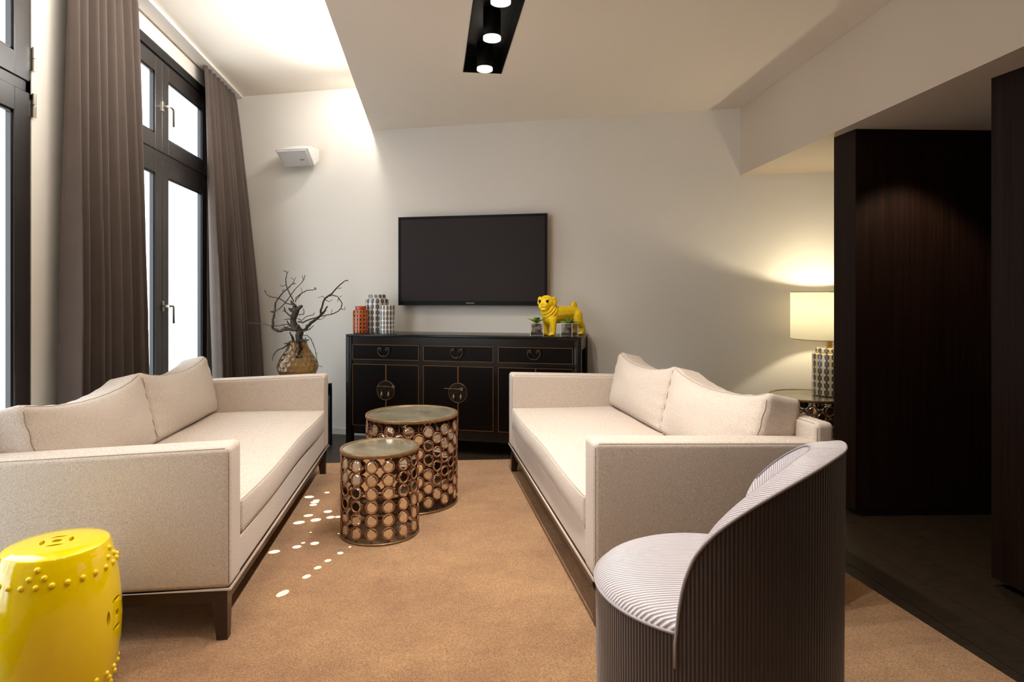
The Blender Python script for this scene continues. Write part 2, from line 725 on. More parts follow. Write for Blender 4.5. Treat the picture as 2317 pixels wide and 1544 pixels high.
# back wall
bm = bmesh.new()
A = P0 + dv * (-2.85)
B = P0 + dv * 5.1
prism(bm, [(A.x, A.y), (B.x, B.y), (B.x - nv.x * 0.2, B.y - nv.y * 0.2), (A.x - nv.x * 0.2, A.y - nv.y * 0.2)], -0.08, 3.2)
struct(fin('wall_back', bm, M['wall']))
bm = bmesh.new()
s0, s1 = ws(552, 0.0) - 0.05, 4.9
a = P0 + dv * s0
b = P0 + dv * s1
prism(bm, [(a.x, a.y), (b.x, b.y), (b.x + nv.x * 0.014, b.y + nv.y * 0.014), (a.x + nv.x * 0.014, a.y + nv.y * 0.014)], 0.0, 0.05)
struct(fin('baseboard_back', bm, M['baseboard']))

# left wall with two tall window openings
W1 = (1.40, 3.157)
W2 = (3.70, 5.46)
HEAD = 2.86
bm = bmesh.new()
xo = XL - 0.062
for y0, y1 in ((-1.8, W1[0]), (W1[1], W2[0]), (W2[1], 6.25)):
    box(bm, (xo, y0, -0.08), (XL, y1, 3.2))
for y0, y1 in (W1, W2):
    box(bm, (xo, y0, HEAD), (XL, y1, 3.2))
    box(bm, (xo, y0, -0.08), (XL, y1, 0.03))
struct(fin('wall_left', bm, M['wall']))
# unseen walls behind and to the right of the camera
struct(mkbox('wall_front', (-2.1, -2.0, -0.08), (5.4, -1.8, 3.2), M['wallf']))
struct(mkbox('wall_right', (5.2, -1.8, -0.08), (5.4, 6.4, 3.2), M['wallf']))

# ceilings
LBX0, LBX1, LBY0, LBY1 = 0.196, 0.442, 0.9, 4.04
BX = lambda y: 2.129 + 0.0706 * (y - 2.129)     # line of the right-hand downstand
struct(mkbox('ceiling', (-2.1, -1.8, ZB), (XS + 0.35, 6.4, ZB + 0.2), M['ceil']))
o = bpy.data.objects['ceiling']
bm = bmesh.new()
zt = ZB + 0.15
yb = 6.35
box(bm, (XS, -1.8, ZC), (LBX0, yb, zt))
box(bm, (LBX1, -1.8, ZC), (2.75, yb, zt))
box(bm, (LBX0, -1.8, ZC), (LBX1, LBY0, zt))
box(bm, (LBX0, LBY1, ZC), (LBX1, yb, zt))
bmesh.ops.remove_doubles(bm, verts=bm.verts, dist=1e-5)
struct(fin('ceiling_lowered', bm, M['ceil']))
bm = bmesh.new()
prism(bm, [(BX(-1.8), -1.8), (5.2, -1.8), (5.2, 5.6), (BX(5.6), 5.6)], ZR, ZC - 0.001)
struct(fin('ceiling_right', bm, M['ceil_shaded']))
# curtain track: slim white profile under the bay ceiling
struct(mkbox('trim_1', (-1.775, -1.0, ZB - 0.022), (-1.672, wall_y(-1.72) - 0.03, ZB), M['whiteplastic']))

# right-hand dark panelling
def poly_block(name, pts, z0, z1, m):
    bm = bmesh.new()
    prism(bm, [(p.x, p.y) for p in pts], z0, z1)
    return fin(name, bm, m)


pa = cw(777.5 / F * 3.47, 3.47)
pb = cw(728.5 / F * 3.66, 3.66)
pc = cw(3.4, 3.74)
pd = cw(3.4, 3.53)
part = poly_block('wall_partition', [pa, pb, pc, pd], 0.035, ZR, M['wenge'])
struct(part)
# plinth, recessed
q = poly_block('plinth', [pa.lerp(pc, 0.02) + Vector((0, 0.0, 0)), pb.lerp(pd, 0.02), pc, pd], 0.0, 0.036, M['gasket'])
q.parent = part
qa = cw(1084.5 / F * 2.66, 2.66)
qb = cw(1084.5 / F * 2.66 + 0.60, 2.70)
qc = cw(2.30 + 0.6, 0.9)
qd = cw(2.30, 0.9)
npart = poly_block('wall_near_partition', [qa, qd, qc, qb], 0.03, ZR, M['wenge'])
struct(npart)


# ------------------------------------------------------------------ windows
def lever_handle(parent, y, z, long_=0.12):
    bm = bmesh.new()
    box(bm, (XL + 0.0, y - 0.016, z - 0.035), (XL + 0.011, y + 0.016, z + 0.035), 0.003)
    box(bm, (XL + 0.011, y - 0.010, z - 0.010), (XL + 0.055, y + 0.010, z + 0.010), 0.003)
    h = fin('handle', bm, M['steel'], parent)
    bm = bmesh.new()
    tube(bm, [(XL + 0.050, y, z), (XL + 0.050, y + 0.055, z), (XL + 0.050, y + 0.066, z - 0.012), (XL + 0.050, y + 0.068, z - long_)], 0.0075, 10)
    fin('lever', bm, M['steel'], h, smooth=True)


def hinge(parent, y, z):
    bm = bmesh.new()
    for dz in (-0.055, 0.003):
        tube(bm, [(XL + 0.012, y, z + dz), (XL + 0.012, y, z + dz + 0.05)], 0.0085, 10)
    box(bm, (XL - 0.01, y - 0.004, z - 0.05), (XL + 0.01, y + 0.004, z + 0.05))
    fin('hinge', bm, M['steel'], parent)


def sash(parent, y0, y1, z0, z1, fw=0.10):
    """one leaf: frame, glazing bead, glass"""
    bm = bmesh.new()
    xf, xb = XL + 0.004, XL - 0.036
    for lo, hi in (((xb, y0, z0), (xf, y0 + fw, z1)), ((xb, y1 - fw, z0), (xf, y1, z1)),
                   ((xb, y0 + fw, z0), (xf, y1 - fw, z0 + fw)), ((xb, y0 + fw, z1 - fw), (xf, y1 - fw, z1))):
        box(bm, lo, hi, 0.003, 1)
    s = fin('sash', bm, M['frame'], parent)
    g = mkbox('glass', (xb + 0.010, y0 + fw - 0.01, z0 + fw - 0.01), (xb + 0.016, y1 - fw + 0.01, z1 - fw + 0.01), M['pane'], s)
    bm = bmesh.new()
    e = 0.012
    for lo, hi in (((xb + .016, y0 + fw, z0 + fw), (xb + 0.030, y0 + fw + e, z1 - fw)), ((xb + .016, y1 - fw - e, z0 + fw), (xb + 0.030, y1 - fw, z1 - fw)),
                   ((xb + .016, y0 + fw, z0 + fw), (xb + 0.030, y1 - fw, z0 + fw + e)), ((xb + .016, y0 + fw, z1 - fw - e), (xb + 0.030, y1 - fw, z1 - fw))):
        box(bm, lo, hi)
    fin('glazing_bead', bm, M['frame'], s)
    return s


def window(name, y0, y1, handles=True, hinges=False):
    bm = bmesh.new()
    x0, x1 = XL - 0.055, XL - 0.004
    f = 0.035
    zb = 0.03
    box(bm, (x0, y0, zb), (x1, y0 + f, HEAD))
    box(bm, (x0, y1 - f, zb), (x1, y1, HEAD))
    box(bm, (x0, y0, HEAD - 0.09), (x1, y1, HEAD))
    box(bm, (x0, y0, 2.085), (x1, y1, 2.175))
    box(bm, (x0, y0, zb), (x1, y1, zb + 0.05))
    w_ = fin(name, bm, M['frame'])
    struct(w_)
    ym = (y0 + y1) / 2 - 0.01
    for a, b in ((y0 + 0.02, ym), (ym + 0.002, y1 - 0.02)):
        sash(w_, a, b, 2.16, 2.775, 0.105)
        sash(w_, a, b, 0.06, 2.11, 0.105)
    mkbox('roller_rail', (XL - 0.03, y0 + 0.02, 2.785), (XL + 0.012, y1 - 0.02, 2.835), M['gasket'], w_)
    if handles:
        lever_handle(w_, ym + 0.005, 2.47)
        lever_handle(w_, ym + 0.005, 1.125)
    if hinges:
        for z in (2.27, 2.06, 0.3):
            hinge(w_, y1 - 0.002, z)
    return w_


window('window_1', *W1, handles=True, hinges=True)
window('window_2', *W2)

# balcony slab and the house across the street
o = mkbox('balcony', (-3.2, -1.5, -0.12), (-2.1, 7.5, -0.02), M['balcony'])
tag(o, 'pale balcony slab outside the tall windows', 'balcony')
fac = empty('house_facade', (-16, 6, 0), 0, 'pale overexposed house front seen through the window glass', 'building')
bm = bmesh.new()
box(bm, (-0.5, -14, -12), (0, 30, 9))
fin('facade_wall', bm, M['facade'], fac)
wpane = None
for i in range(11):
    for j in range(4):
        if wpane is None:
            wpane = mkbox('window', (0.0, -0.6, -1.0), (0.06, 0.6, 1.0), M['facade_win'], fac)
            o = wpane
        else:
            o = instance(wpane, fac)
        o.location = (0, -12 + i * 3.4, -6 + j * 3.6)


# ------------------------------------------------------------------ curtains
def curtain(name, ytop, ybot, xtop, xbotL, xbotR, folds, label, seed, ztop=2.957, ampb=0.040):
    rnd = random.Random(seed)
    nu, nz = folds * 16, 46
    ph = [rnd.uniform(-0.9, 0.9) for _ in range(folds + 2)]
    am = [rnd.uniform(0.55, 1.25) for _ in range(folds + 2)]
    bm = bmesh.new()
    rows = []
    for iz in range(nz + 1):
        t = iz / nz
        z = ztop - (ztop - 0.03) * t
        rowv = []
        for iu in range(nu + 1):
            s = iu / nu
            e = t ** 0.8
            q = s * folds
            k = int(min(q, folds - 1e-6))
            fr = q - k
            a = am[k] * (1 - fr) + am[k + 1] * fr
            p = ph[k] * (1 - fr) + ph[k + 1] * fr
            amp = (0.026 + ampb * min(1, t * 1.6)) * (a if t > 0.02 else 0.8)
            wob = p * 0.7 * min(1, t * 2)
            ph_ = 2 * pi * q + wob
            xx = xtop * (1 - e) + (xbotL * (1 - s) + xbotR * s) * e
            fold = sin(ph_) + 0.25 * sin(2 * ph_ + p * 3) * min(1, t * 2)
            yy = (ytop[0] * (1 - e) + ybot[0] * e) * (1 - s) + (ytop[1] * (1 - e) + ybot[1] * e) * s
            yy += 0.35 * amp * cos(ph_ + 0.4) * min(1, t * 2)
            X_ = xx + amp * fold
            rowv.append(bm.verts.new((max(X_, XL + 0.025), yy, z)))
        rows.append(rowv)
    for i in range(nz):
        for j in range(nu):
            bm.faces.new((rows[i][j], rows[i][j + 1], rows[i + 1][j + 1], rows[i + 1][j]))
    o = fin(name, bm, M['curtain'], smooth=True, recalc=False)
    so = o.modifiers.new('thick', 'SOLIDIFY')
    so.thickness = 0.003
    so.offset = 0
    tag(o, label, 'curtain', 'long taupe curtains at the windows')
    return o


curtain('curtain', (3.32, 4.03), (3.20, 4.16), -1.722, -1.70, -1.70, 8, 'taupe curtain between the two windows, behind the near back cushion of the left sofa', 3, ampb=0.026)
curtain('curtain', (5.14, 5.90), (5.25, 5.90), -1.722, -1.66, -1.50, 8, 'taupe curtain at the far end of the window wall, beside the twig vase', 11, ampb=0.045)


# ------------------------------------------------------------------ ceiling spot channel
ch = empty('spotlight_channel', ((LBX0 + LBX1) / 2, LBY1, ZC), 0, 'long black recessed ceiling channel holding a row of spotlights', 'light fixture')
hw = (LBX1 - LBX0) / 2
Lc = LBY1 - LBY0
bm = bmesh.new()
t_ = 0.004
box(bm, (-hw, -Lc, 0.10), (hw, 0, 0.104))
box(bm, (-hw, -Lc, -0.002), (-hw + t_, 0, 0.10))
box(bm, (hw - t_, -Lc, -0.002), (hw, 0, 0.10))
box(bm, (-hw + t_, -t_, -0.002), (hw - t_, 0, 0.10))
box(bm, (-hw + t_, -Lc, -0.002), (hw - t_, -Lc + t_, 0.10))
fin('channel', bm, M['black'], ch)
bm = bmesh.new()
box(bm, (-0.03, -1.20, 0.088), (0.03, -1.15, 0.1))
fin('cover_plate', bm, M['blackspot'], ch)

SPY = [3.84, 3.375, 2.945, 2.50, 2.05, 1.60]
for i, sy in enumerate(SPY):
    lab = ['black cylinder spotlight at the far end of the ceiling channel',
           'black cylinder spotlight, middle one of the three lit in the ceiling channel',
           'black cylinder spotlight in the ceiling channel nearest the top edge of the photo',
           'black cylinder spotlight in the ceiling channel, fourth from its far end, above the photo',
           'black cylinder spotlight in the ceiling channel, fifth from its far end, above the photo',
           'black cylinder spotlight in the ceiling channel, last at its near end, above the photo'][i]
    sp = empty('ceiling_spotlight', (0.318, sy, 2.555), 0, lab, 'spotlight', 'spotlights in the ceiling channel')
    bm = bmesh.new()
    lathe(bm, [(0.0, 0.146), (0.047, 0.146), (0.047, 0.012), (0.045, 0.010), (0.043, 0.012), (0.043, 0.03), (0.0, 0.03)], 40)
    fin('housing', bm, M['blackspot'], sp, smooth='auto')
    bm = bmesh.new()
    lathe(bm, [(0.0, 0.014), (0.0405, 0.014), (0.0405, 0.010), (0.0, 0.010)], 40)
    fin('lens', bm, M['emit'], sp, smooth='auto')
    bm = bmesh.new()
    lathe(bm, [(0.0400, 0.010), (0.0465, 0.010), (0.0465, -0.004), (0.0435, -0.004), (0.0400, 0.006)], 40, cap=False)
    fin('rim', bm, M['ring_light'], sp, smooth='auto')
    tx = 0.30
    light('spot_beam', 'SPOT', (0.318, sy, 2.545), 64, WHITEW, (tx, sy + 0.05, 0), spot_size=radians(108), spot_blend=0.9, shadow_soft_size=0.03)


# ------------------------------------------------------------------ rug
bm = bmesh.new()
r1 = cw((1913 - CX) / F * 2.753, 2.753)
r2 = cw((2292 - CX) / F * 1.986, 1.986)
dr = (r2 - r1) / (r2.y - r1.y)
def rx(y):
    return r1.x + dr.x * (y - r1.y)
yfar = 4.60
RZ = 0.012
pts = [(-1.35, 0.2), (rx(0.2), 0.2), (rx(4.05), 4.05), (0.96, 4.42), (0.62, 4.605), (-1.35, 4.69)]
prism(bm, pts, 0.0005, RZ)
bmesh.ops.bevel(bm, geom=[e for e in bm.edges if all(v.co.z > 0.01 for v in e.verts)], offset=0.005, segments=2, affect='EDGES')
o = fin('rug', bm, M['rug'])
tag(o, 'large tan orange pile rug under the sofas and tables', 'rug')


# ------------------------------------------------------------------ sofa
def make_sofa(label):
    """local frame: length along x (0 centre), front towards -y, floor z=0; L=2.12, D=0.93"""
    L, D = 2.12, 0.93
    hl = L / 2
    root = empty('sofa', (0, 0, 0), 0, label, 'sofa', 'pair of beige linen sofas')
    AT = 0.135
    zb = 0.18
    # base
    bm = bmesh.new()
    softbox_at(bm, (0, D / 2 + 0.002, (zb + 0.315) / 2), (hl - 0.005, D / 2 - 0.004, (0.315 - zb) / 2), 0.015, (14, 6, 2))
    fin('base', bm, M['linen'], root, smooth=True)
    # arms
    for s in (-1, 1):
        d = (AT / 2, D / 2, (0.64 - zb) / 2)
        def fn(p, s=s, d=d):
            u, v, w_ = p.x / d[0], p.y / d[1], p.z / d[2]
            q = Vector(p)
            # higher towards the front, slight upholstery bulge
            if w_ > 0:
                q.z += (0.012 - 0.016 * v) * w_
            q.x += 0.006 * (1 - v * v) * (1 - w_ * w_) * (1 if u > 0 else -1) * min(1, abs(u))
            return q + Vector((s * (hl - AT / 2), D / 2, zb + d[2]))
        bm = bmesh.new()
        softbox(bm, d, 0.020, (3, 10, 8), fn)
        arm = fin('arm', bm, M['linen'], root, smooth=True)
        for uu in (-1, 1):
            mktube('seam', seam(d, 0.020, [(uu, 1, 1), (uu, -1, 1), (uu, -1, -1)], fn, out=-0.0005), 0.0018, M['seam'], arm, 6)
    # backrest
    d = (hl - 0.002, 0.038, (0.71 - zb) / 2)
    def fnb(p, d=d):
        return Vector(p) + Vector((0, D - 0.038, zb + d[2]))
    bm = bmesh.new()
    softbox(bm, d, 0.022, (18, 2, 6), fnb)
    br = fin('backrest', bm, M['linen'], root, smooth=True)
    for vv in (-1, 1):
        mktube('seam', seam(d, 0.022, [(-1, vv, -1), (-1, vv, 1), (1, vv, 1), (1, vv, -1)], fnb, out=-0.0005), 0.0018, M['seam'], br, 6)
    # seat cushion
    il = hl - AT - 0.004
    sd = (il, 0.37, 0.062)
    sy_ = 0.0 + sd[1]
    def fns(p):
        u, v, w_ = p.x / sd[0], p.y / sd[1], p.z / sd[2]
        q = Vector(p)
        cr = (1 - u ** 4) * (1 - v ** 2)
        q.z += 0.030 * cr * (1 if w_ > 0 else 0.05) * min(1, abs(w_)) + 0.004 * sin(u * 9) * (1 - v * v)
        q.y -= 0.010 * (1 - w_ * w_) * (1 - u ** 6) if v < 0 else 0
        q.z += 0.006 * sin(u * 5 + 1.0) * (1 if v < 0 else 0) * (-v)
        return q + Vector((0, sy_, 0.317 + sd[2]))
    bm = bmesh.new()
    softbox(bm, sd, 0.016, (40, 14, 4), fns)
    sc = fin('seat_cushion', bm, M['linen'], root, smooth=True)
    for ww in (-1, 1):
        mktube('piping', seam(sd, 0.016, [(-1, 1, ww), (-1, -1, ww), (1, -1, ww), (1, 1, ww)], fns, 40, out=0.0), 0.0032, M['piping'], sc, 6)
    # back cushions
    cwid = il / 2
    for k_, s in enumerate((-1, 1)):
        cd = (cwid - 0.002, 0.080, 0.172)
        tilt = radians(13)
        ry = Matrix.Rotation(-tilt, 3, 'X')
        rnd = random.Random(20 + k_)
        pa_ = [rnd.uniform(0, 6) for _ in range(4)]
        def fnc(p, s=s, cd=cd, pa_=pa_):
            u, v, w_ = p.x / cd[0], p.y / cd[1], p.z / cd[2]
            q = Vector(p)
            sg = 1 if v > 0 else -1
            face = (1 - abs(u) ** 2.6) * (1 - abs(w_) ** 2.6)
            q.y += sg * (0.055 if v < 0 else 0.03) * face * min(1, abs(v))
            # top edge sags in the middle, corners stand up
            if w_ > 0:
                q.z += (0.016 - 0.050 * (1 - u * u) + 0.010 * abs(u) ** 6) * w_ * w_
            q.x += 0.006 * (1 - w_ * w_) * (1 if u > 0 else -1) * abs(u) ** 3 + (0.012 * max(0, w_) if u * s > 0 else 0) * u
            # wrinkles near the side gussets and the top
            q.y += 0.0035 * sin(w_ * 17 + pa_[0] + 2 * u) * abs(u) ** 5 * (1 - abs(v) * 0.3)
            q.z += 0.0035 * sin(u * 26 + pa_[1]) * (1 - v * v) * max(0, w_)
            q.y += 0.003 * sin(u * 5 + pa_[2]) * cos(w_ * 4 + pa_[3])
            q = ry @ q
            return q + Vector((s * cwid, 0.768, 0.606))
        bm = bmesh.new()
        softbox(bm, cd, 0.030, (30, 8, 20), fnc)
        c_ = fin('back_cushion', bm, M['linen'], root, smooth=True)
        for vv in (-1, 1):
            mktube('piping', seam(cd, 0.030, [(-1, vv, -1), (-1, vv, 1), (1, vv, 1), (1, vv, -1)], fnc, 30, out=-0.0003), 0.0019, M['seam'], c_, 6)
    # lower piping and wooden rail
    e = 0.001
    bm = bmesh.new()
    tube(bm, [(-hl - e, D + e, zb), (-hl - e, -e, zb), (hl + e, -e, zb), (hl + e, D + e, zb)], 0.005, 8, True)
    fin('piping', bm, M['piping'], root, smooth=True)
    bm = bmesh.new()
    i_ = 0.012
    for lo, hi in (((-hl + i_, i_, 0.13), (hl - i_, i_ + 0.04, zb - 0.004)), ((-hl + i_, D - i_ - 0.04, 0.13), (hl - i_, D - i_, zb - 0.004)),
                   ((-hl + i_, i_, 0.13), (-hl + i_ + 0.04, D - i_, zb - 0.004)), ((hl - i_ - 0.04, i_, 0.13), (hl - i_, D - i_, zb - 0.004))):
        box(bm, lo, hi)
    fin('rail', bm, M['dark_leg'], root)
    # legs
    for sx in (-1, 1):
        for (yy, sy2) in ((0.012, 1), (D - 0.012, -1)):
            bm = bmesh.new()
            x1 = sx * (hl - 0.012)
            T = [(x1, yy), (x1 - sx * 0.058, yy), (x1 - sx * 0.058, yy + sy2 * 0.058), (x1, yy + sy2 * 0.058)]
            Bq = [(x1, yy), (x1 - sx * 0.036, yy), (x1 - sx * 0.036, yy + sy2 * 0.036), (x1, yy + sy2 * 0.036)]
            tv = [bm.verts.new((p[0], p[1], zb - 0.004)) for p in T]
            bv = [bm.verts.new((p[0], p[1], 0.0)) for p in Bq]
            bm.faces.new(tv)
            bm.faces.new(bv[::-1])
            for i in range(4):
                bm.faces.new((tv[i], tv[(i + 1) % 4], bv[(i + 1) % 4], bv[i]))
            fin('leg', bm, M['dark_leg'], root)
    return root


def softbox_at(bm, c, d, r, n):
    softbox(bm, d, r, n, lambda p: Vector(p) + Vector(c))


# left sofa: front faces +X, from Y 2.30 to 4.42
sofaL = make_sofa('beige linen sofa with its back to the windows, behind the yellow drum stool')
sofaL.location = (-0.685, 2.30 + 1.06, RZ)
sofaL.rotation_euler = (0, 0, radians(90))
# right sofa: front faces -X
sofaR = copy_tree(sofaL)
sofaR['label'] = 'beige linen sofa on the right, behind the striped tub chair'
rfa, rfb = Vector((0.570, 2.205)), Vector((0.522, 4.325))
mid = (rfa + rfb) / 2
sofaR.location = (mid.x, mid.y, RZ)
sofaR.rotation_euler = (0, 0, atan2(rfa.y - rfb.y, rfa.x - rfb.x))


# ------------------------------------------------------------------ mirrored drum tables
ring_me = None


def ring_meshes(rr, rm):
    bm = bmesh.new()
    # ring in the local yz plane, facing +x
    prof = [(rm, 0.0), (rm, 0.004), (rm + 0.0015, 0.0065), (rr - 0.002, 0.0065), (rr, 0.004), (rr, 0.0)]
    seg = 20
    rings = [[bm.verts.new((h, r * cos(2 * pi * i / seg), r * sin(2 * pi * i / seg))) for i in range(seg)] for r, h in prof]
    for k in range(len(prof)):
        a, b = rings[k], rings[(k + 1) % len(prof)]
        for i in range(seg):
            j = (i + 1) % seg
            bm.faces.new((a[i], a[j], b[j], b[i]))
    bmesh.ops.recalc_face_normals(bm, faces=bm.faces[:])
    me = bpy.data.meshes.new('disc_ring')
    bm.to_mesh(me)
    bm.free()
    me.materials.append(M['bronze'])
    me.polygons.foreach_set('use_smooth', [True] * len(me.polygons))
    sharp_by_angle(me, 30)
    bm = bmesh.new()
    pr = [(0.0, 0.0042), (rm - 0.004, 0.0042), (rm, 0.0025)]
    vs1 = [[bm.verts.new((h, r * cos(2 * pi * i / seg), r * sin(2 * pi * i / seg))) for i in range(seg)] for r, h in pr[1:]]
    bm.faces.new(vs1[0])
    for i in range(seg):
        j = (i + 1) % seg
        bm.faces.new((vs1[0][i], vs1[1][i], vs1[1][j], vs1[0][j]))
    back = [bm.verts.new((0.0005, rm * cos(2 * pi * i / seg), rm * sin(2 * pi * i / seg))) for i in range(seg)]
    for i in range(seg):
        j = (i + 1) % seg
        bm.faces.new((vs1[1][i], back[i], back[j], vs1[1][j]))
    bm.faces.new(back[::-1])
    bmesh.ops.recalc_face_normals(bm, faces=bm.faces[:])
    mm = bpy.data.meshes.new('mirror')
    bm.to_mesh(mm)
    bm.free()
    mm.materials.append(M['mirror'])
    return me, mm


def drum_table(label, R, H, ncol, rows, stagger, loc, rot0, rr, rm, zlo, zhi):
    root = empty('mirrored_drum_table', loc, 0, label, 'side table', 'mirrored drum tables')
    me, mm = ring_meshes(rr, rm)
    rnd = random.Random(ncol * 7 + rows)
    bmw = bmesh.new()
    for r in range(rows):
        z = zlo + (zhi - zlo) * r / (rows - 1)
        for c in range(ncol):
            off = 0.5 if (stagger and r % 2) else 0.0
            a = rot0 + 2 * pi * (c + off) / ncol
            o = bpy.data.objects.new('disc_ring', me)
            link(o, root)
            tl = radians(rnd.uniform(-1.2, 1.2))
            o.location = ((R - 0.006) * cos(a), (R - 0.006) * sin(a), z)
            o.rotation_euler = (0, tl, a + radians(rnd.uniform(-1.0, 1.0)))
            p = bpy.data.objects.new('mirror', mm)
            link(p, o)
            # short connectors
            if not stagger:
                a2 = rot0 + 2 * pi * (c + 1) / ncol
                n_ = 3
                g_ = rr / R * 0.96
                pts = [((R - 0.004) * cos(a + g_ + (a2 - a - 2 * g_) * k / n_), (R - 0.004) * sin(a + g_ + (a2 - a - 2 * g_) * k / n_), z) for k in range(n_ + 1)]
                tube(bmw, pts, 0.0024, 6)
                if r < rows - 1:
                    z2 = zlo + (zhi - zlo) * (r + 1) / (rows - 1)
                    tube(bmw, [((R - 0.004) * cos(a), (R - 0.004) * sin(a), z + rr * .96), ((R - 0.004) * cos(a), (R - 0.004) * sin(a), z2 - rr * .96)], 0.0024, 6)
            else:
                for sg in (1, -1):
                    a2 = a + sg * pi / ncol
                    pts = [((R - 0.005) * cos(a + (a2 - a) * k / 3), (R - 0.005) * sin(a + (a2 - a) * k / 3), z) for k in range(1, 4)]
                    pts[0] = ((R - 0.005) * cos(a + sg * rr / R * .95), (R - 0.005) * sin(a + sg * rr / R * .95), z)
                    tube(bmw, pts, 0.0024, 6)
    # long thin uprights joining the rims
    for c in range(ncol * (2 if stagger else 1)):
        a = rot0 + 2 * pi * c / (ncol * (2 if stagger else 1))
        if stagger:
            tube(bmw, [((R - 0.010) * cos(a), (R - 0.010) * sin(a), 0.01), ((R - 0.010) * cos(a), (R - 0.010) * sin(a), H - 0.02)], 0.0022, 6)
        else:
            for za, zb_ in ((0.008, zlo - rr * .96), (zhi + rr * .96, H - 0.02)):
                tube(bmw, [((R - 0.004) * cos(a), (R - 0.004) * sin(a), za), ((R - 0.004) * cos(a), (R - 0.004) * sin(a), zb_)], 0.0024, 6)
    fin('wire_lattice', bmw, M['bronze_d'], root, smooth=True)
    # bottom hoop
    bm = bmesh.new()
    lathe(bm, [(R + 0.001, 0.0), (R + 0.003, 0.002), (R + 0.003, 0.009), (R + 0.001, 0.011), (R - 0.011, 0.011), (R - 0.011, 0.0)], 72, cap=False)
    fin('bottom_hoop', bm, M['rimgold'], root, smooth='auto')
    # top rim with raised lip and the mirrored top
    bm = bmesh.new()
    lathe(bm, [(R - 0.009, H - 0.018), (R + 0.002, H - 0.018), (R + 0.004, H - 0.015), (R + 0.004, H - 0.003), (R + 0.002, H), (R - 0.009, H), (R - 0.011, H - 0.003), (R - 0.011, H - 0.018)], 72, cap=False)
    fin('top_rim', bm, M['rimgold'], root, smooth='auto')
    bm = bmesh.new()
    lathe(bm, [(0, H - 0.016), (R - 0.0105, H - 0.016), (R - 0.0105, H - 0.004), (0, H - 0.004)], 72, cap=False)
    bmesh.ops.remove_doubles(bm, verts=bm.verts, dist=1e-6)
    fin('table_top', bm, M['top_mirror'], root)
    return root


R_S, R_L = 0.192, 0.260
Zs, Zl = 3.215, 3.70
ps = cw((860 - CX) / F * Zs, Zs, RZ)
pl = cw((932.5 - CX) / F * Zl, Zl, RZ)
drum_table('smaller mirrored drum table in front, straight rows of round mirrors', R_S, 0.43, 15, 6, False, ps, radians(-93) - TH + radians(2.6), 0.0318, 0.0245, 0.055, 0.373)
drum_table('larger mirrored drum table behind the small one, staggered round mirrors', R_L, 0.51, 15, 11, True, pl, radians(-90) - TH + radians(4.7), 0.0318, 0.0245, 0.062, 0.445)
pt = cw((1838 - CX) / F * 4.34, 4.34, 0)
drum_table('mirrored drum table behind the right sofa, carrying the lit lamp', 0.27, 0.525, 16, 11, True, pt, radians(-92) - TH, 0.0318, 0.0245, 0.062, 0.458)


# ------------------------------------------------------------------ sideboard
def wall_frame_empty(name, s, n0, z, label, cat, rz=0.0, group=None):
    p = P0 + dv * s + nv * n0
    return empty(name, (p.x, p.y, z), WANG + rz, label, cat, group)


NF = 0.48      # front plane
sL, sR = ws(782, NF), ws(1315, NF)
SW = sR - sL
SH = 0.895
sb = wall_frame_empty('sideboard', sL, NF, 0, 'black lacquered sideboard with gold edged drawers and round brass door plates', 'sideboard')
# local: x along front 0..SW, y 0 front .. 0.45 back, z up
SD = 0.455
lx = lambda px: ws(px, NF) - sL
bm = bmesh.new()
box(bm, (0, 0, SH - 0.018), (SW, SD, SH), 0.003, 2)
fin('top', bm, M['lacquer'], sb, smooth='auto')
bm = bmesh.new()
box(bm, (0.035, 0.03, 0.13), (SW - 0.035, SD - 0.01, SH - 0.019))
fin('carcass', bm, M['lacquer_door'], sb)
bm = bmesh.new()
fx = [0, lx(797.5), lx(948), lx(958), lx(1116.7), lx(1127), lx(1296.5), SW]
zdt, zdb, zot, zob = 0.818, 0.700, 0.667, 0.188
LEG = lx(797.5)
fy = 0.03
box(bm, (LEG, 0, zdt), (SW - LEG * 0.6, fy, SH - 0.018))
box(bm, (LEG, 0, zot), (SW - LEG * 0.6, fy, zdb))
box(bm, (LEG, 0.002, 0.125), (SW - LEG * 0.6, fy, zob))
for a, b in ((fx[2], fx[3]), (fx[4], fx[5])):
    box(bm, (a, 0.001, 0.13), (b, fy, SH - 0.02))
box(bm, (fx[6], 0.001, 0.13), (SW - 0.05, fy, SH - 0.02))
fin('front_frame', bm, M['lacquer'], sb)
for x0, y0 in ((0, 0), (SW - 0.05, 0), (0, SD - 0.05), (SW - 0.05, SD - 0.05)):
    mkbox('leg', (x0, y0, 0), (x0 + 0.05, y0 + 0.05, SH - 0.0185), M['lacquer'], sb, 0.004, 2, True)
for xx in (0.006, SW - 0.026):
    mkbox('side_rail', (xx, 0.05, SH - 0.10), (xx + 0.02, SD - 0.05, SH - 0.019), M['lacquer'], sb)
    mkbox('side_rail', (xx, 0.05, 0.13), (xx + 0.02, SD - 0.05, 0.17), M['lacquer'], sb)


def outline(x0, x1, z0, z1, y, r=0.0016, parent=None):
    bm = bmesh.new()
    for lo, hi in (((x0, y - r, z0), (x1, y + r, z0 + 2 * r)), ((x0, y - r, z1 - 2 * r), (x1, y + r, z1)),
                   ((x0, y - r, z0), (x0 + 2 * r, y + r, z1)), ((x1 - 2 * r, y - r, z0), (x1, y + r, z1))):
        box(bm, lo, hi)
    fin('gold_edge', bm, M['goldline'], parent)


def arc(c, r, a0, a1, n, y):
    return [(c[0] + r * cos(a0 + (a1 - a0) * i / n), y, c[1] + r * sin(a0 + (a1 - a0) * i / n)) for i in range(n + 1)]


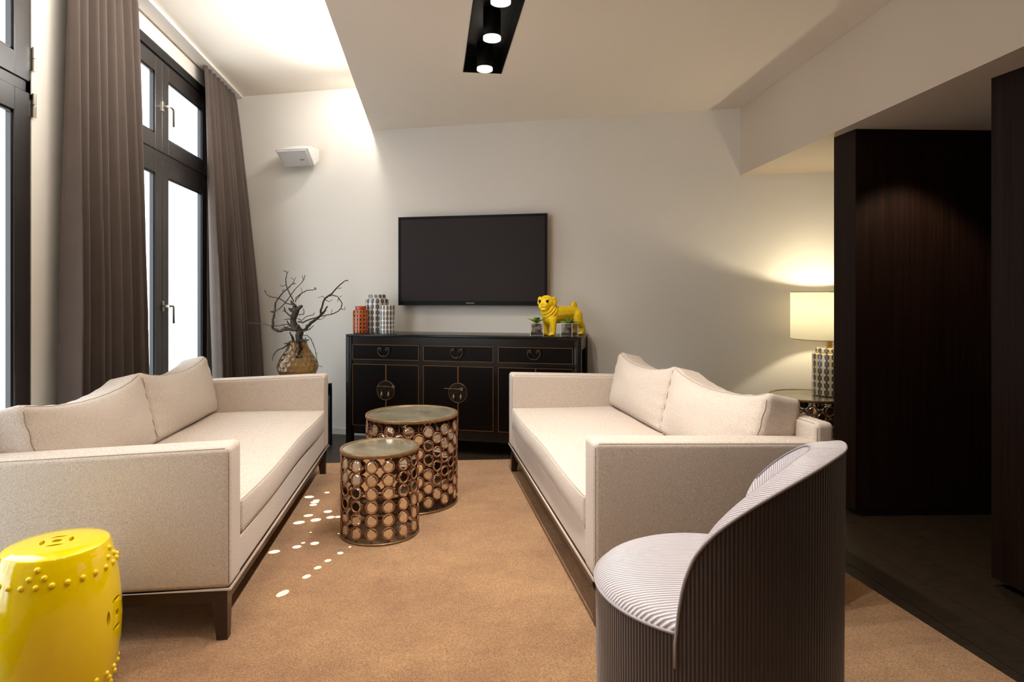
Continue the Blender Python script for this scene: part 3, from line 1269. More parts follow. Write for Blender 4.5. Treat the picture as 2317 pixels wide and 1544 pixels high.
bays = ((fx[1], fx[2]), (fx[3], fx[4]), (fx[5], fx[6]))
hmx = [lx(870), lx(1035), lx(1209)]
plx = [lx(873.5), lx(1036.5), lx(1212)]
for k, (a, b) in enumerate(bays):
    dr_ = mkbox('drawer', (a + 0.003, -0.004, zdb + 0.003), (b - 0.003, 0.028, zdt - 0.003), M['lacquer_door'], sb, 0.002, 1)
    outline(a + 0.001, b - 0.001, zdb + 0.001, zdt - 0.001, -0.004, parent=dr_)
    cxh = hmx[k]
    zc = (zdb + zdt) / 2 + 0.004
    bm = bmesh.new()
    r_ = 0.047
    tube(bm, arc((cxh, zc + 0.012), r_, radians(180 - 10), radians(370), 20, -0.022), 0.0030, 8)
    for sg in (-1, 1):
        # little scroll and mounting post at each end
        tube(bm, arc((cxh + sg * (r_ - 0.014), zc + 0.020), 0.014, radians(0 if sg > 0 else 180), radians(0 if sg > 0 else 180) + sg * radians(250), 10, -0.022), 0.0030, 8)
        lr = [bm.verts.new((0, 0, 0))]
        bm.verts.remove(lr[0])
        tube(bm, [(cxh + sg * (r_ - 0.014), -0.004, zc + 0.020), (cxh + sg * (r_ - 0.014), -0.028, zc + 0.020)], 0.005, 10)
    tube(bm, [(cxh - 0.010, -0.022, zc - 0.034), (cxh, -0.024, zc - 0.030), (cxh + 0.010, -0.022, zc - 0.034)], 0.004, 8)
    fin('handle', bm, M['iron'], dr_, smooth=True)
    pcx = plx[k]
    zp = 0.468
    for sd_, (x0, x1) in enumerate(((a, pcx), (pcx, b))):
        dd = mkbox('door', (x0 + 0.003, -0.003, zob + 0.003), (x1 - 0.003, 0.028, zot - 0.003), M['lacquer_door'], sb, 0.002, 1)
        outline(x0 + 0.001, x1 - 0.001, zob + 0.001, zot - 0.001, -0.003, parent=dd)
        # half-round brass plate
        bm = bmesh.new()
        R_ = 0.074
        a0, a1 = (pi / 2, 3 * pi / 2) if sd_ == 0 else (-pi / 2, pi / 2)
        gap = -0.001 if sd_ == 0 else 0.001
        pp = arc((pcx + gap, zp), R_, a0, a1, 24, -0.006)
        f1 = [bm.verts.new(p) for p in pp]
        f2 = [bm.verts.new((p[0], -0.003, p[2])) for p in pp]
        bm.faces.new(f1)
        bm.faces.new(f2[::-1])
        for i in range(len(pp)):
            j = (i + 1) % len(pp)
            bm.faces.new((f1[i], f2[i], f2[j], f1[j]))
        pltm = fin('plate', bm, M['brass'], dd)
        bm = bmesh.new()
        tube(bm, arc((pcx, zp), R_ - 0.001, a0, a1, 24, -0.007), 0.0022, 6)
        fin('plate_rim', bm, M['brass_hi'], dd, smooth=True)
        sx = -1 if sd_ == 0 else 1
        # drop pull
        bm = bmesh.new()
        px_ = pcx + sx * 0.028
        lathe(bm, [(0.0, -0.030), (0.007, -0.026), (0.012, -0.012), (0.0115, -0.004), (0.007, 0.006), (0.003, 0.018), (0.0, 0.020)], 14, (px_, -0.016, zp - 0.026), cap=False)
        tube(bm, [(px_, -0.004, zp - 0.003), (px_, -0.022, zp - 0.003), (px_, -0.018, zp - 0.012)], 0.0025, 8)
        fin('pull', bm, M['brass_hi'], dd, smooth=True)
        # staple holding the pin
        bm = bmesh.new()
        tube(bm, [(pcx + sx * 0.012 - 0.004, -0.005, zp + 0.030), (pcx + sx * 0.012, -0.02, zp + 0.033), (pcx + sx * 0.012 + 0.004, -0.005, zp + 0.030)], 0.003, 8)
        fin('staple', bm, M['brass_hi'], dd, smooth=True)
    fl_ = 1 if k != 1 else -1
    bm = bmesh.new()
    xa, xb_ = (-0.068, 0.062) if k != 1 else (-0.105, 0.028)
    tube(bm, [(pcx + xa, -0.016, zp + 0.032), (pcx + xb_, -0.016, zp + 0.028)], 0.0022, 8)
    box(bm, (pcx + xb_ - 0.006, -0.024, zp + 0.016), (pcx + xb_ + 0.018, -0.010, zp + 0.040), 0.003, 1)
    fin('lock_pin', bm, M['brass_hi'], sb, smooth='auto')


# ------------------------------------------------------------------ television
tv = None
NT = 0.075
zt1 = wz(900, NT)
s_a, s_b = ws(900.5, NT), ws(1239, NT)
tvw = s_b - s_a
zl_ = wh(900, 690.5, NT)
zh_ = wh(900, 491, NT)
zl2, zh2 = wh(1239, 694, NT), wh(1239, 482.5, NT)
zlo_, zhi_ = (zl_ + zl2) / 2, (zh_ + zh2) / 2
tvh = zhi_ - zlo_
tv = wall_frame_empty('television', (s_a + s_b) / 2, NT, zlo_, 'large black wall mounted flat television above the sideboard', 'television')
hw2 = tvw / 2
mkbox('housing', (-hw2 + 0.004, 0.006, 0.004), (hw2 - 0.004, 0.040, tvh - 0.004), M['tvblack'], tv, 0.003, 2, True)
mkbox('clear_edge', (-hw2, 0.003, 0.0), (hw2, 0.010, tvh), M['tvedge'], tv, 0.002, 1)
bm = bmesh.new()
bz = 0.024
for lo, hi in (((-hw2 + .003, 0, 0.003), (hw2 - .003, 0.005, 0.038)), ((-hw2 + .003, 0, tvh - bz), (hw2 - .003, 0.005, tvh - .003)),
               ((-hw2 + .003, 0, 0.038), (-hw2 + bz, 0.005, tvh - bz)), ((hw2 - bz, 0, 0.038), (hw2 - .003, 0.005, tvh - bz))):
    box(bm, lo, hi)
fin('bezel', bm, M['tvblack'], tv)
mkbox('screen', (-hw2 + bz, 0.0015, 0.038), (hw2 - bz, 0.004, tvh - bz), M['tvscreen'], tv)
mkbox('wall_bracket', (-0.2, 0.040, tvh * 0.3), (0.2, NT, tvh * 0.7), M['tvblack'], tv)


def text_part(name, body, size, m, parent, loc, rot, ext=0.0005):
    cu = bpy.data.curves.new(name, 'FONT')
    cu.body = body
    cu.size = size
    cu.extrude = ext
    cu.align_x = 'CENTER'
    cu.align_y = 'CENTER'
    tmp = bpy.data.objects.new(name, cu)
    COL.objects.link(tmp)
    dg = bpy.context.evaluated_depsgraph_get()
    me = bpy.data.meshes.new_from_object(tmp.evaluated_get(dg))
    bpy.data.objects.remove(tmp)
    bpy.data.curves.remove(cu)
    me.materials.clear()
    me.materials.append(m)
    o = bpy.data.objects.new(name, me)
    link(o, parent)
    o.location = loc
    o.rotation_euler = rot
    return o


text_part('lettering', 'SAMSUNG', 0.0155, M['lettering'], tv, (-0.005, -0.001, 0.021), (pi / 2, 0, 0))


# ------------------------------------------------------------------ ginger jars
def jar(name, px, n0, label, body, lid, seg=44):
    s = ws(px, n0)
    root = wall_frame_empty(name, s, n0, SH + 0.0005, label, 'jar', group='patterned jars on the sideboard')
    for nm, prof, m in body + lid:
        bm = bmesh.new()
        lathe(bm, prof, seg)
        fin(nm, bm, m, root, smooth='auto')
    return root


jar('ginger_jar', 816, 0.335, 'short orange jar with small lid, at the left of the jar trio',
    [('body', [(0.057, 0), (0.0605, 0.004), (0.0610, 0.175), (0.058, 0.183), (0.042, 0.188)], M['jar_orange']),
     ('neck', [(0.042, 0.186), (0.041, 0.196)], M['orange_plain'])],
    [('lid', [(0.041, 0.194), (0.0425, 0.196), (0.0425, 0.212), (0.040, 0.217), (0.0, 0.219)], M['orange_plain'])])
jar('ginger_jar', 853.5, 0.20, 'tallest jar, cream with grey links and a flat lid, behind the other two',
    [('body', [(0.088, 0), (0.093, 0.005), (0.0935, 0.255), (0.090, 0.270), (0.068, 0.280)], M['jar_tall'])],
    [('lid', [(0.068, 0.279), (0.070, 0.281), (0.070, 0.302), (0.066, 0.309), (0.0, 0.312)], M['jar_lid_tall'])])
jar('ginger_jar', 876, 0.335, 'straight cream and grey patterned jar with deep lid, right of the trio',
    [('body', [(0.056, 0), (0.0595, 0.004), (0.0595, 0.137)], M['jar_mid'])],
    [('lid', [(0.0590, 0.139), (0.0608, 0.141), (0.0608, 0.218), (0.057, 0.225), (0.0, 0.227)], M['jar_mid_lid'])])


# ------------------------------------------------------------------ succulents in glass cubes
def leaf(bm, base, dirv, ln, wd, up=0.25):
    d = Vector(dirv).normalized()
    side = d.cross(Vector((0, 0, 1))).normalized()
    n = 5
    L_, R_, T_, B_ = [], [], [], []
    for i in range(n + 1):
        t = i / n
        p = Vector(base) + d * ln * t + Vector((0, 0, up * ln * (t - t * t * 0.9)))
        ww = wd * sin(pi * min(0.98, 0.22 + 0.78 * t)) if i < n else 0.0004
        L_.append(bm.verts.new(p - side * ww + Vector((0, 0, ww * 0.35))))
        R_.append(bm.verts.new(p + side * ww + Vector((0, 0, ww * 0.35))))
        T_.append(bm.verts.new(p + Vector((0, 0, 0.0015))))
        B_.append(bm.verts.new(p - Vector((0, 0, ww * 0.5))))
    for i in range(n):
        for a, b in ((L_, T_), (T_, R_), (R_, B_), (B_, L_)):
            bm.faces.new((a[i], b[i], b[i + 1], a[i + 1]))


def planter(px, py, n0, label, rz, seed, lift=0.0):
    rnd = random.Random(seed)
    root = wall_frame_empty('glass_cube_planter', ws(px, n0), n0, SH + 0.0005, label, 'potted plant', rz, 'succulents in glass cubes')
    a = 0.0475
    H_ = 0.098
    bm = bmesh.new()
    t = 0.004
    box(bm, (-a, -a, 0), (a, a, 0.012))
    box(bm, (-a, -a, 0.012), (a, -a + t, H_))
    box(bm, (-a, a - t, 0.012), (a, a, H_))
    box(bm, (-a, -a + t, 0.012), (-a + t, a - t, H_))
    box(bm, (a - t, -a + t, 0.012), (a, a - t, H_))
    fin('glass_cube', bm, M['cubeglass'], root)
    gv = mkbox('gravel', (-a + t + .001, -a + t + .001, 0.0125), (a - t - .001, a - t - .001, 0.030), M['gravel'], root, 0.003, 1)
    # pale glass edges
    bm = bmesh.new()
    for sx in (-1, 1):
        for sy in (-1, 1):
            tube(bm, [(sx * (a - .001), sy * (a - .001), 0.002), (sx * (a - .001), sy * (a - .001), H_)], 0.0016, 6)
    tube(bm, [(-a, -a, H_), (a, -a, H_), (a, a, H_), (-a, a, H_)], 0.0013, 6, True)
    fin('polished_edge', bm, M['whiteplastic'], root)
    for k in range(14):
        bm = bmesh.new()
        bmesh.ops.create_icosphere(bm, subdivisions=2, radius=1)
        rr = rnd.uniform(0.019, 0.024)
        c = Vector((rnd.uniform(-0.0195, 0.0195), rnd.uniform(-0.0195, 0.0195), 0.036 + 0.042 * (k % 3) / 2))
        sc_ = Vector((rr, rr, rr * rnd.uniform(0.7, 0.95)))
        for v in bm.verts:
            nrm = v.co.copy()
            v.co = Vector((nrm.x * sc_.x, nrm.y * sc_.y, nrm.z * sc_.z)) * (1 + 0.10 * sin(nrm.x * 5 + k) * cos(nrm.y * 4)) + c
        fin('pebble', bm, M['pebble'], root, smooth=True)
    for k in range(34):
        bm = bmesh.new()
        a_ = rnd.uniform(0, 2 * pi) if k > 17 else 2 * pi * k / 18
        inner = k > 17
        ln = rnd.uniform(0.055, 0.074) if not inner else rnd.uniform(0.03, 0.048)
        dz = 0.16 if not inner else rnd.uniform(0.6, 1.6)
        leaf(bm, (0.006 * cos(a_), 0.006 * sin(a_), H_ - 0.002 + (0.006 if inner else 0)), (cos(a_), sin(a_), dz + lift * 0.3), ln, rnd.uniform(0.007, 0.010), 0.45)
        fin('leaf', bm, M['leaf'] if rnd.random() < 0.65 else M['leafd'], root, smooth=True)
    return root


planter(1214, 762, 0.42, 'glass cube with pebbles and a pointed succulent, left of the yellow pug', radians(14), 5, 1.0)
planter(1288, 762, 0.42, 'glass cube with pebbles and a flat spreading succulent, under the yellow pug', radians(-20), 9)

# ------------------------------------------------------------------ pug figurine
pugp = at(1271, 760, wz(1271, 0.27))
pug = empty('pug_figurine', (pugp.x, pugp.y, SH + 0.0005), 0, 'glossy yellow pug dog figurine standing on the right end of the sideboard', 'figurine')
fx_, fz_ = -cos(radians(33)), -sin(radians(33))
fw = cw(fx_, fz_)
pug.rotation_euler = (0, 0, atan2(fw.y, fw.x))


def ell(bm, c, r, rot=None, sub=3):
    q = bmesh.ops.create_icosphere(bm, subdivisions=sub, radius=1)
    for v in q['verts']:
        p = Vector((v.co.x * r[0], v.co.y * r[1], v.co.z * r[2]))
        if rot:
            p = Matrix.Rotation(radians(rot[1]), 3, rot[0]) @ p
        v.co = p + Vector(c)


def caps(bm, pts):
    """chain of blended spheres"""
    for (p, r), (q_, r2) in zip(pts[:-1], pts[1:]):
        n = max(2, int((Vector(q_) - Vector(p)).length / (min(r, r2) * 0.35)) + 1)
        for i in range(n + 1):
            t = i / n
            ell(bm, Vector(p).lerp(Vector(q_), t), [r + (r2 - r) * t] * 3, sub=2)


bm = bmesh.new()
caps(bm, [((0.088, 0, 0.158), 0.070), ((0.02, 0, 0.158), 0.066), ((-0.06, 0, 0.164), 0.059), ((-0.115, 0, 0.166), 0.056)])
ell(bm, (0.108, 0, 0.142), (0.056, 0.066, 0.066))          # chest
caps(bm, [((0.10, 0, 0.180), 0.066), ((0.132, 0, 0.222), 0.062)])   # thick neck
HA = radians(26)


def hp(x, y, z):
    # head turned a little towards the room
    dx, dy = x - 0.135, y
    return (0.135 + dx * cos(HA) - dy * sin(HA), dx * sin(HA) + dy * cos(HA), z)


ell(bm, hp(0.146, 0, 0.250), (0.056, 0.062, 0.054))          # skull
ell(bm, hp(0.184, 0, 0.232), (0.030, 0.042, 0.032))          # muzzle
for s in (-1, 1):
    ell(bm, hp(0.184, s * 0.021, 0.219), (0.024, 0.020, 0.024))      # jowls
    ell(bm, hp(0.132, s * 0.058, 0.262), (0.024, 0.010, 0.034), ('Y', 18))      # folded ears
    ell(bm, hp(0.142, s * 0.063, 0.243), (0.016, 0.008, 0.022), ('Y', 30))
    ell(bm, hp(0.186, s * 0.030, 0.274), (0.011, 0.015, 0.007))                 # brow
    ell(bm, hp(0.192, s * 0.012, 0.284), (0.008, 0.013, 0.006))
ell(bm, hp(0.212, 0, 0.243), (0.009, 0.013, 0.008))          # nose
ell(bm, hp(0.192, 0, 0.198), (0.018, 0.024, 0.010))          # chin
# collar wrinkles
for k, (cx_, cz_, rr) in enumerate(((0.132, 0.208, 0.067), (0.122, 0.190, 0.072), (0.110, 0.172, 0.075))):
    nrm = Vector((0.75, 0, 0.66)).normalized()
    t1 = Vector((0, 1, 0))
    t2 = nrm.cross(t1)
    for i in range(26):
        a_ = 2 * pi * i / 26
        ell(bm, Vector((cx_, 0, cz_)) + (t1 * cos(a_) + t2 * sin(a_)) * (rr - 0.008), [0.009] * 3, sub=1)
for s in (-1, 1):
    caps(bm, [((0.112, s * 0.038, 0.130), 0.036), ((0.112, s * 0.042, 0.075), 0.025), ((0.110, s * 0.042, 0.030), 0.020)])
    ell(bm, (0.122, s * 0.040, 0.013), (0.028, 0.020, 0.014))
    for tq in (-0.011, 0, 0.011):
        ell(bm, (0.143, s * 0.040 + tq, 0.010), (0.009, 0.006, 0.009), sub=2)
    caps(bm, [((-0.118, s * 0.032, 0.150), 0.048), ((-0.120, s * 0.044, 0.105), 0.037), ((-0.163, s * 0.046, 0.062), 0.023), ((-0.160, s * 0.046, 0.025), 0.019)])
    ell(bm, (-0.148, s * 0.044, 0.012), (0.026, 0.019, 0.013))
# curled tail
pts = []
for i in range(15):
    a_ = i / 14 * 1.75 * pi
    r_ = 0.017 - 0.011 * i / 14
    pts.append(((-0.112 - r_ * cos(a_), 0.004 + 0.010 * i / 14, 0.228 + r_ * sin(a_)), 0.0145 - 0.003 * i / 14))
caps(bm, pts)
body = fin('body', bm, M['dog_yellow'], pug, smooth=True)
rm_ = body.modifiers.new('remesh', 'REMESH')
rm_.mode = 'VOXEL'
rm_.voxel_size = 0.0032
rm_.use_smooth_shade = True
sm_ = body.modifiers.new('smooth', 'SMOOTH')
sm_.factor = 0.5
sm_.iterations = 3
for s in (-1, 1):
    bm = bmesh.new()
    ell(bm, hp(0.194, s * 0.031, 0.259), (0.0115, 0.0115, 0.0115))
    fin('eye', bm, M['dog_eye'], pug, smooth=True)

# ------------------------------------------------------------------ wall speaker
NSP = 0.0
sp0 = ws(676, 0.12)
spk = wall_frame_empty('wall_speaker', sp0, 0.0, 0, 'white wall speaker tilted down, high on the wall beside the far curtain', 'speaker', 0)
# local x along the wall, -y into the room
spb = empty('speaker_pivot', (0, 0, 0), 0)
bpy.data.objects.remove(spb)
zA = 2.31
bm = bmesh.new()
# cross-section across (y,z): front grille edge low-back to high-front, curved top shell
hwS = 0.155
secs = []
nS = 16
for i in range(nS + 1):
    u = -1 + 2 * i / nS
    xx = u * hwS
    bulge = 1 - u * u
    yfr, zfr = -0.235 - 0.012 * bulge, zA + 0.115
    yrr, zrr = -0.105, zA
    top = []
    for k in range(7):
        t = k / 6
        yy = yfr + (0.175 + 0.012 * bulge) * t
        zz = zfr + (0.030 + 0.035 * bulge) * sin(pi * 0.5 * t) 
        top.append((yy, zz))
    sec = [(yrr, zrr), (yfr, zfr)] + top[1:] + [(-0.055, zA + 0.05)]
    sh_ = 0.018 * (zA + 0.06 - 0) * 0
    secs.append([bm.verts.new((xx * (1 - 0.10 * (1 if j == 0 else 0)), p[0], p[1])) for j, p in enumerate(sec)])
for i in range(nS):
    n_ = len(secs[0])
    for j in range(n_):
        bm.faces.new((secs[i][j], secs[i + 1][j], secs[i + 1][(j + 1) % n_], secs[i][(j + 1) % n_]))
bm.faces.new(secs[0])
bm.faces.new(secs[-1][::-1])
cab = fin('cabinet', bm, M['whiteplastic'], spk, smooth='auto')
ga, gb = Vector((0, -0.237, zA + 0.112)), Vector((0, -0.108, zA + 0.004))
gn = Vector((0, -(gb - ga).z * -1, 0))
dirg = (gb - ga).normalized()
gnrm = Vector((0, dirg.z, -dirg.y)).normalized()
if gnrm.z > 0:
    gnrm = -gnrm
bm = bmesh.new()
q4 = [Vector((-hwS * .86, 0, 0)) + ga + dirg * .006, Vector((hwS * .86, 0, 0)) + ga + dirg * .006, Vector((hwS * .78, 0, 0)) + gb - dirg * .004, Vector((-hwS * .78, 0, 0)) + gb - dirg * .004]
f1 = [bm.verts.new(p + gnrm * 0.014) for p in q4]
f2 = [bm.verts.new(p - gnrm * 0.004) for p in q4]
bm.faces.new(f1)
bm.faces.new(f2[::-1])
for i in range(4):
    bm.faces.new((f1[i], f2[i], f2[(i + 1) % 4], f1[(i + 1) % 4]))
fin('grille', bm, M['grille'], spk)
# lettering on the grille
rotm = Matrix((Vector((1, 0, 0)), -dirg, gnrm)).transposed()
if rotm.determinant() < 0:
    rotm = Matrix((Vector((1, 0, 0)), dirg, gnrm)).transposed()
tx_ = text_part('lettering', 'BOSE', 0.016, M['iron'], spk, (0, 0, 0), (0, 0, 0))
tx_.matrix_local = Matrix.Translation(Vector((0.062, 0, 0)) + ga.lerp(gb, 0.6) + gnrm * 0.0145) @ rotm.to_4x4()
bm = bmesh.new()
tube(bm, [(0.05, 0.0, zA + 0.15), (0.05, -0.08, zA + 0.16), (0.05, -0.12, zA + 0.155)], 0.008, 8)
box(bm, (-0.03, -0.055, zA + 0.03), (0.09, -0.001, zA + 0.16), 0.004, 1)
fin('bracket', bm, M['whiteplastic'], spk)

# ------------------------------------------------------------------ plant stand, vase, branches
VZ = 5.0
vp = at(674, 868, VZ)
vs_t = empty('plant_stand', (vp.x, vp.y, 0), WANG, 'small dark stand behind the left sofa carrying the amber vase', 'side table')
SZ = 0.495
mkbox('top', (-0.19, -0.19, SZ - 0.03), (0.19, 0.19, SZ), M['lacquer'], vs_t, 0.003, 1)
for sx in (-1, 1):
    for sy in (-1, 1):
        mkbox('leg', (min(sx * 0.19, sx * 0.155), min(sy * 0.19, sy * 0.155), 0), (max(sx * 0.19, sx * 0.155), max(sy * 0.19, sy * 0.155), SZ - 0.03), M['lacquer'], vs_t)
bm = bmesh.new()
for sy in (-1, 1):
    box(bm, (-0.155, sy * 0.17 - 0.01, 0.40), (0.155, sy * 0.17 + 0.01, 0.465))
    box(bm, (sy * 0.17 - 0.01, -0.155, 0.40), (sy * 0.17 + 0.01, 0.155, 0.465))
fin('apron', bm, M['lacquer'], vs_t)

vase = empty('vase', (vp.x, vp.y, SZ + 0.001), 0, 'dimpled amber glass vase holding bare twigs, behind the left sofa arm', 'vase')
VH = 0.34
prof = [(0.0, 0.0), (0.075, 0.0), (0.084, 0.006), (0.100, 0.030), (0.128, 0.075), (0.150, 0.115), (0.157, 0.145), (0.152, 0.175),
        (0.135, 0.210), (0.112, 0.245), (0.090, 0.280), (0.074, 0.310), (0.067, VH)]


def interp(prof, z):
    for (r0, z0), (r1, z1) in zip(prof[1:-1], prof[2:]):
        if z <= z1:
            t = (z - z0) / max(1e-6, z1 - z0)
            return r0 + (r1 - r0) * t
    return prof[-1][0]


bm = bmesh.new()
nz_, ns_ = 72, 108
rings = []
for i in range(nz_ + 1):
    z = VH * i / nz_
    # smooth the profile a little
    r = sum(interp(prof, max(0, min(VH, z + dz))) for dz in (-0.02, -0.01, 0, 0.01, 0.02)) / 5
    row_ = []
    for j in range(ns_):
        a_ = 2 * pi * j / ns_
        v_ = z / 0.040
        stag = 0.5 * (int(v_) % 2)
        du = ((a_ / (2 * pi)) * 18 + stag) % 1 - 0.5
        dvv = v_ % 1 - 0.5
        dd = sqrt((du * 1.1) ** 2 + (dvv) ** 2)
        dim = 0.0085 * max(0, 1 - (dd / 0.48) ** 2) if 0.02 < z < VH - 0.05 else 0
        row_.append(bm.verts.new(((r - dim) * cos(a_), (r - dim) * sin(a_), z)))
    rings.append(row_)
for i in range(nz_):
    for j in range(ns_):
        k = (j + 1) % ns_
        bm.faces.new((rings[i][j], rings[i][k], rings[i + 1][k], rings[i + 1][j]))
bm.faces.new(rings[0][::-1])
vb = fin('body', bm, None or M['amber'], vase, smooth=True)
so = vb.modifiers.new('thick', 'SOLIDIFY')
so.thickness = 0.004
so.offset = -1
bm = bmesh.new()
tube(bm, [(0.067 * cos(2 * pi * i / 40), 0.067 * sin(2 * pi * i / 40), VH) for i in range(40)], 0.0035, 8, True)
fin('lip', bm, M['amber'], vase, smooth=True)

# branches, traced as limbs with their own depths
BR = [
    ([(612, 1120), (622, 990), (610, 930), (603, 870), (625, 820), (590, 790), (552, 770), (548, 720), (560, 660), (575, 600), (570, 555)], 30, 30, 0.0),
    ([(575, 590), (610, 565), (645, 545)], 20, 13, 0.02), ([(570, 560), (548, 520), (520, 485)], 18, 8, -0.01), ([(565, 600), (520, 590), (495, 570)], 22, 10, 0.02),
    ([(600, 800), (540, 806), (490, 800), (440, 800), (390, 820), (340, 800), (315, 775)], 16, 11, 0.0),
    ([(318, 785), (325, 740), (322, 690), (338, 640), (340, 605), (350, 540), (362, 490), (400, 440), (440, 390), (490, 350), (530, 310), (568, 295)], 11, 3, 0.03),
    ([(345, 560), (352, 500)], 7, 5, 0.03), ([(340, 608), (300, 605)], 8, 5, 0.03), ([(405, 440), (440, 395), (430, 370), (460, 360)], 3, 2, 0.03),
    ([(310, 762), (240, 745), (170, 735), (110, 730), (75, 735), (45, 720)], 3.5, 2, -0.12), ([(230, 745), (225, 720)], 2, 1.5, -0.11), ([(80, 733), (55, 745)], 2, 1.5, -0.12),
    ([(330, 765), (400, 758), (450, 748), (500, 742)], 4, 3, 0.02),
    ([(345, 605), (400, 570), (450, 520), (490, 470), (520, 425), (560, 370), (610, 320), (650, 275), (668, 240), (676, 205)], 4.5, 2.5, 0.10),
    ([(655, 255), (645, 210)], 2.5, 2, 0.10),
    ([(545, 530), (470, 515), (430, 480), (380, 455), (330, 450), (280, 435), (250, 410), (240, 375)], 5, 2.5, -0.06), ([(290, 440), (285, 460)], 2, 2, -0.06), ([(248, 405), (232, 370)], 2, 2, -0.06),
    ([(553, 495), (520, 430), (490, 370), (470, 310), (465, 250), (480, 190), (470, 165), (440, 160)], 5, 2.5, 0.05),
    ([(470, 312), (430, 330), (402, 312)], 3, 2, 0.05), ([(480, 192), (492, 165)], 2, 2, 0.05),
    ([(495, 345), (540, 300), (560, 260), (520, 235)], 4, 2, 0.0), ([(558, 262), (577, 230)], 2, 1.5, 0.0), ([(540, 300), (578, 302)], 2, 1.5, 0.0),
    ([(572, 500), (580, 450), (610, 428), (650, 398), (700, 372), (760, 370), (797, 358), (790, 343), (772, 350)], 5, 2.5, 0.09),
    ([(590, 470), (638, 408), (645, 380), (630, 345)], 3.5, 2, 0.06),
    ([(645, 812), (690, 790), (720, 750), (770, 710), (820, 670), (850, 640), (848, 590), (868, 530), (890, 470), (922, 440), (970, 410), (1010, 360), (1060, 310), (1110, 270), (1145, 260)], 15, 3, -0.05),
    ([(1035, 355), (1075, 345)], 2.5, 2, -0.08), ([(1120, 265), (1150, 272)], 2, 1.5, -0.08),
    ([(922, 440), (980, 425), (1030, 440), (1060, 480), (1082, 520), (1070, 570), (1040, 600), (980, 630), (905, 645), (850, 658)], 4, 4.5, -0.05),
    ([(1040, 460), (1030, 500)], 2.5, 2, -0.05), ([(1055, 450), (1078, 430)], 2.5, 2, -0.05), ([(1070, 578), (1112, 580), (1108, 550)], 3, 2, -0.05), ([(960, 635), (970, 580)], 2.5, 2, -0.05),
    ([(890, 465), (870, 437), (820, 455)], 3, 2, -0.05), ([(902, 480), (940, 495), (975, 475)], 3, 2, -0.05),
    ([(850, 640), (890, 600), (922, 548)], 10, 7, -0.10), ([(865, 620), (915, 592)], 4, 2, -0.1),
    ([(600, 715), (650, 725), (700, 700), (760, 680), (840, 662)], 7, 5, 0.06), ([(600, 680), (640, 702), (680, 665), (720, 650), (770, 640), (778, 615)], 4, 2.5, 0.10),
    ([(790, 690), (850, 690), (905, 655)], 4, 2, 0.0),
    ([(550, 670), (500, 640), (460, 600), (428, 595)], 8, 3, 0.05), ([(460, 600), (448, 555)], 6, 4, 0.05), ([(540, 680), (480, 688), (440, 695)], 5, 2, 0.08),
    ([(600, 640), (662, 635), (665, 600), (655, 570)], 4, 2, 0.12), ([(520, 765), (490, 730), (480, 700)], 8, 4, 0.03), ([(500, 770), (450, 780), (440, 740)], 4, 2, 0.05),
    ([(550, 925), (530, 870), (508, 825)], 12, 5, 0.05), ([(560, 925), (510, 940), (480, 972), (440, 1000), (380, 1022), (348, 1055), (325, 1095), (318, 1145)], 9, 3, 0.12), ([(480, 950), (445, 955)], 5, 3, 0.12),
    ([(640, 905), (650, 868), (700, 865), (742, 905), (765, 960), (788, 1020), (798, 1080), (810, 1150), (820, 1198), (866, 1208)], 4, 2.5, 0.12), ([(795, 1055), (815, 1060)], 2, 2, 0.12),
    ([(625, 925), (680, 920), (720, 916)], 12, 5, 0.06), ([(670, 925), (682, 885)], 5, 3, 0.06),
    ([(650, 820), (720, 800), (748, 780), (772, 755)], 6, 2.5, 0.08), ([(600, 800), (595, 760), (610, 735)], 5, 2.5, 0.08), ([(690, 800), (735, 800)], 4, 2, -0.05),
]
bm = bmesh.new()
rnd = random.Random(4)
PXM = VZ / F / (1785 / 370)
for pts_, r0_, r1_, dpt in BR:
    P_ = []
    Rr = []
    # densify with small kinks
    n = len(pts_)
    for i in range(n - 1):
        for t in (0, 0.5) if i < n - 1 else (0,):
            x_ = pts_[i][0] * (1 - t) + pts_[i + 1][0] * t
            y_ = pts_[i][1] * (1 - t) + pts_[i + 1][1] * t
            tt = (i + t) / (n - 1)
            thick = r0_ + (r1_ - r0_) * tt
            jit = thick * 0.5 if t else thick * 0.15
            x_ += rnd.uniform(-jit, jit)
            y_ += rnd.uniform(-jit, jit)
            P_.append((x_, y_, dpt * (0.3 + 0.7 * tt)))
            Rr.append(thick * rnd.uniform(0.86, 1.18))
    P_.append((pts_[-1][0], pts_[-1][1], dpt))
    Rr.append(r1_ * 0.8)
    W_ = [at(550 + p[0] / 4.824, 580 + p[1] / 4.824, VZ - p[2]) for p in P_]
    tube(bm, W_, [max(0.0016, r * PXM * 1.25) for r in Rr], 7)
tw = fin('twig_arrangement', bm, M['bark'], smooth=True)
tag(tw, 'gnarled bare branches standing in the amber vase', 'branches')

# ------------------------------------------------------------------ table lamp
lamp = empty('table_lamp', (pt.x + 0.115 * cos(TH), pt.y - 0.115 * sin(TH), 0.5255 + 0.0), 0, 'table lamp with cream drum shade and patterned jar base, glowing in the alcove', 'lamp')
bm = bmesh.new()
lathe(bm, [(0.103, 0), (0.108, 0.005), (0.108, 0.265), (0.105, 0.278), (0.083, 0.285)], 48)
fin('base', bm, M['lampjar'], lamp, smooth='auto')
bm = bmesh.new()
lathe(bm, [(0.083, 0.285), (0.086, 0.288), (0.086, 0.312), (0.082, 0.318), (0.0, 0.319)], 48)
fin('base_lid', bm, M['lampjar_lid'], lamp, smooth='auto')
bm = bmesh.new()
box(bm, (-0.012, -0.012, 0.317), (0.012, 0.012, 0.50))
fin('pole', bm, M['pole'], lamp)
bm = bmesh.new()
rs = 0.243
zs0, zs1 = 0.378, 0.695
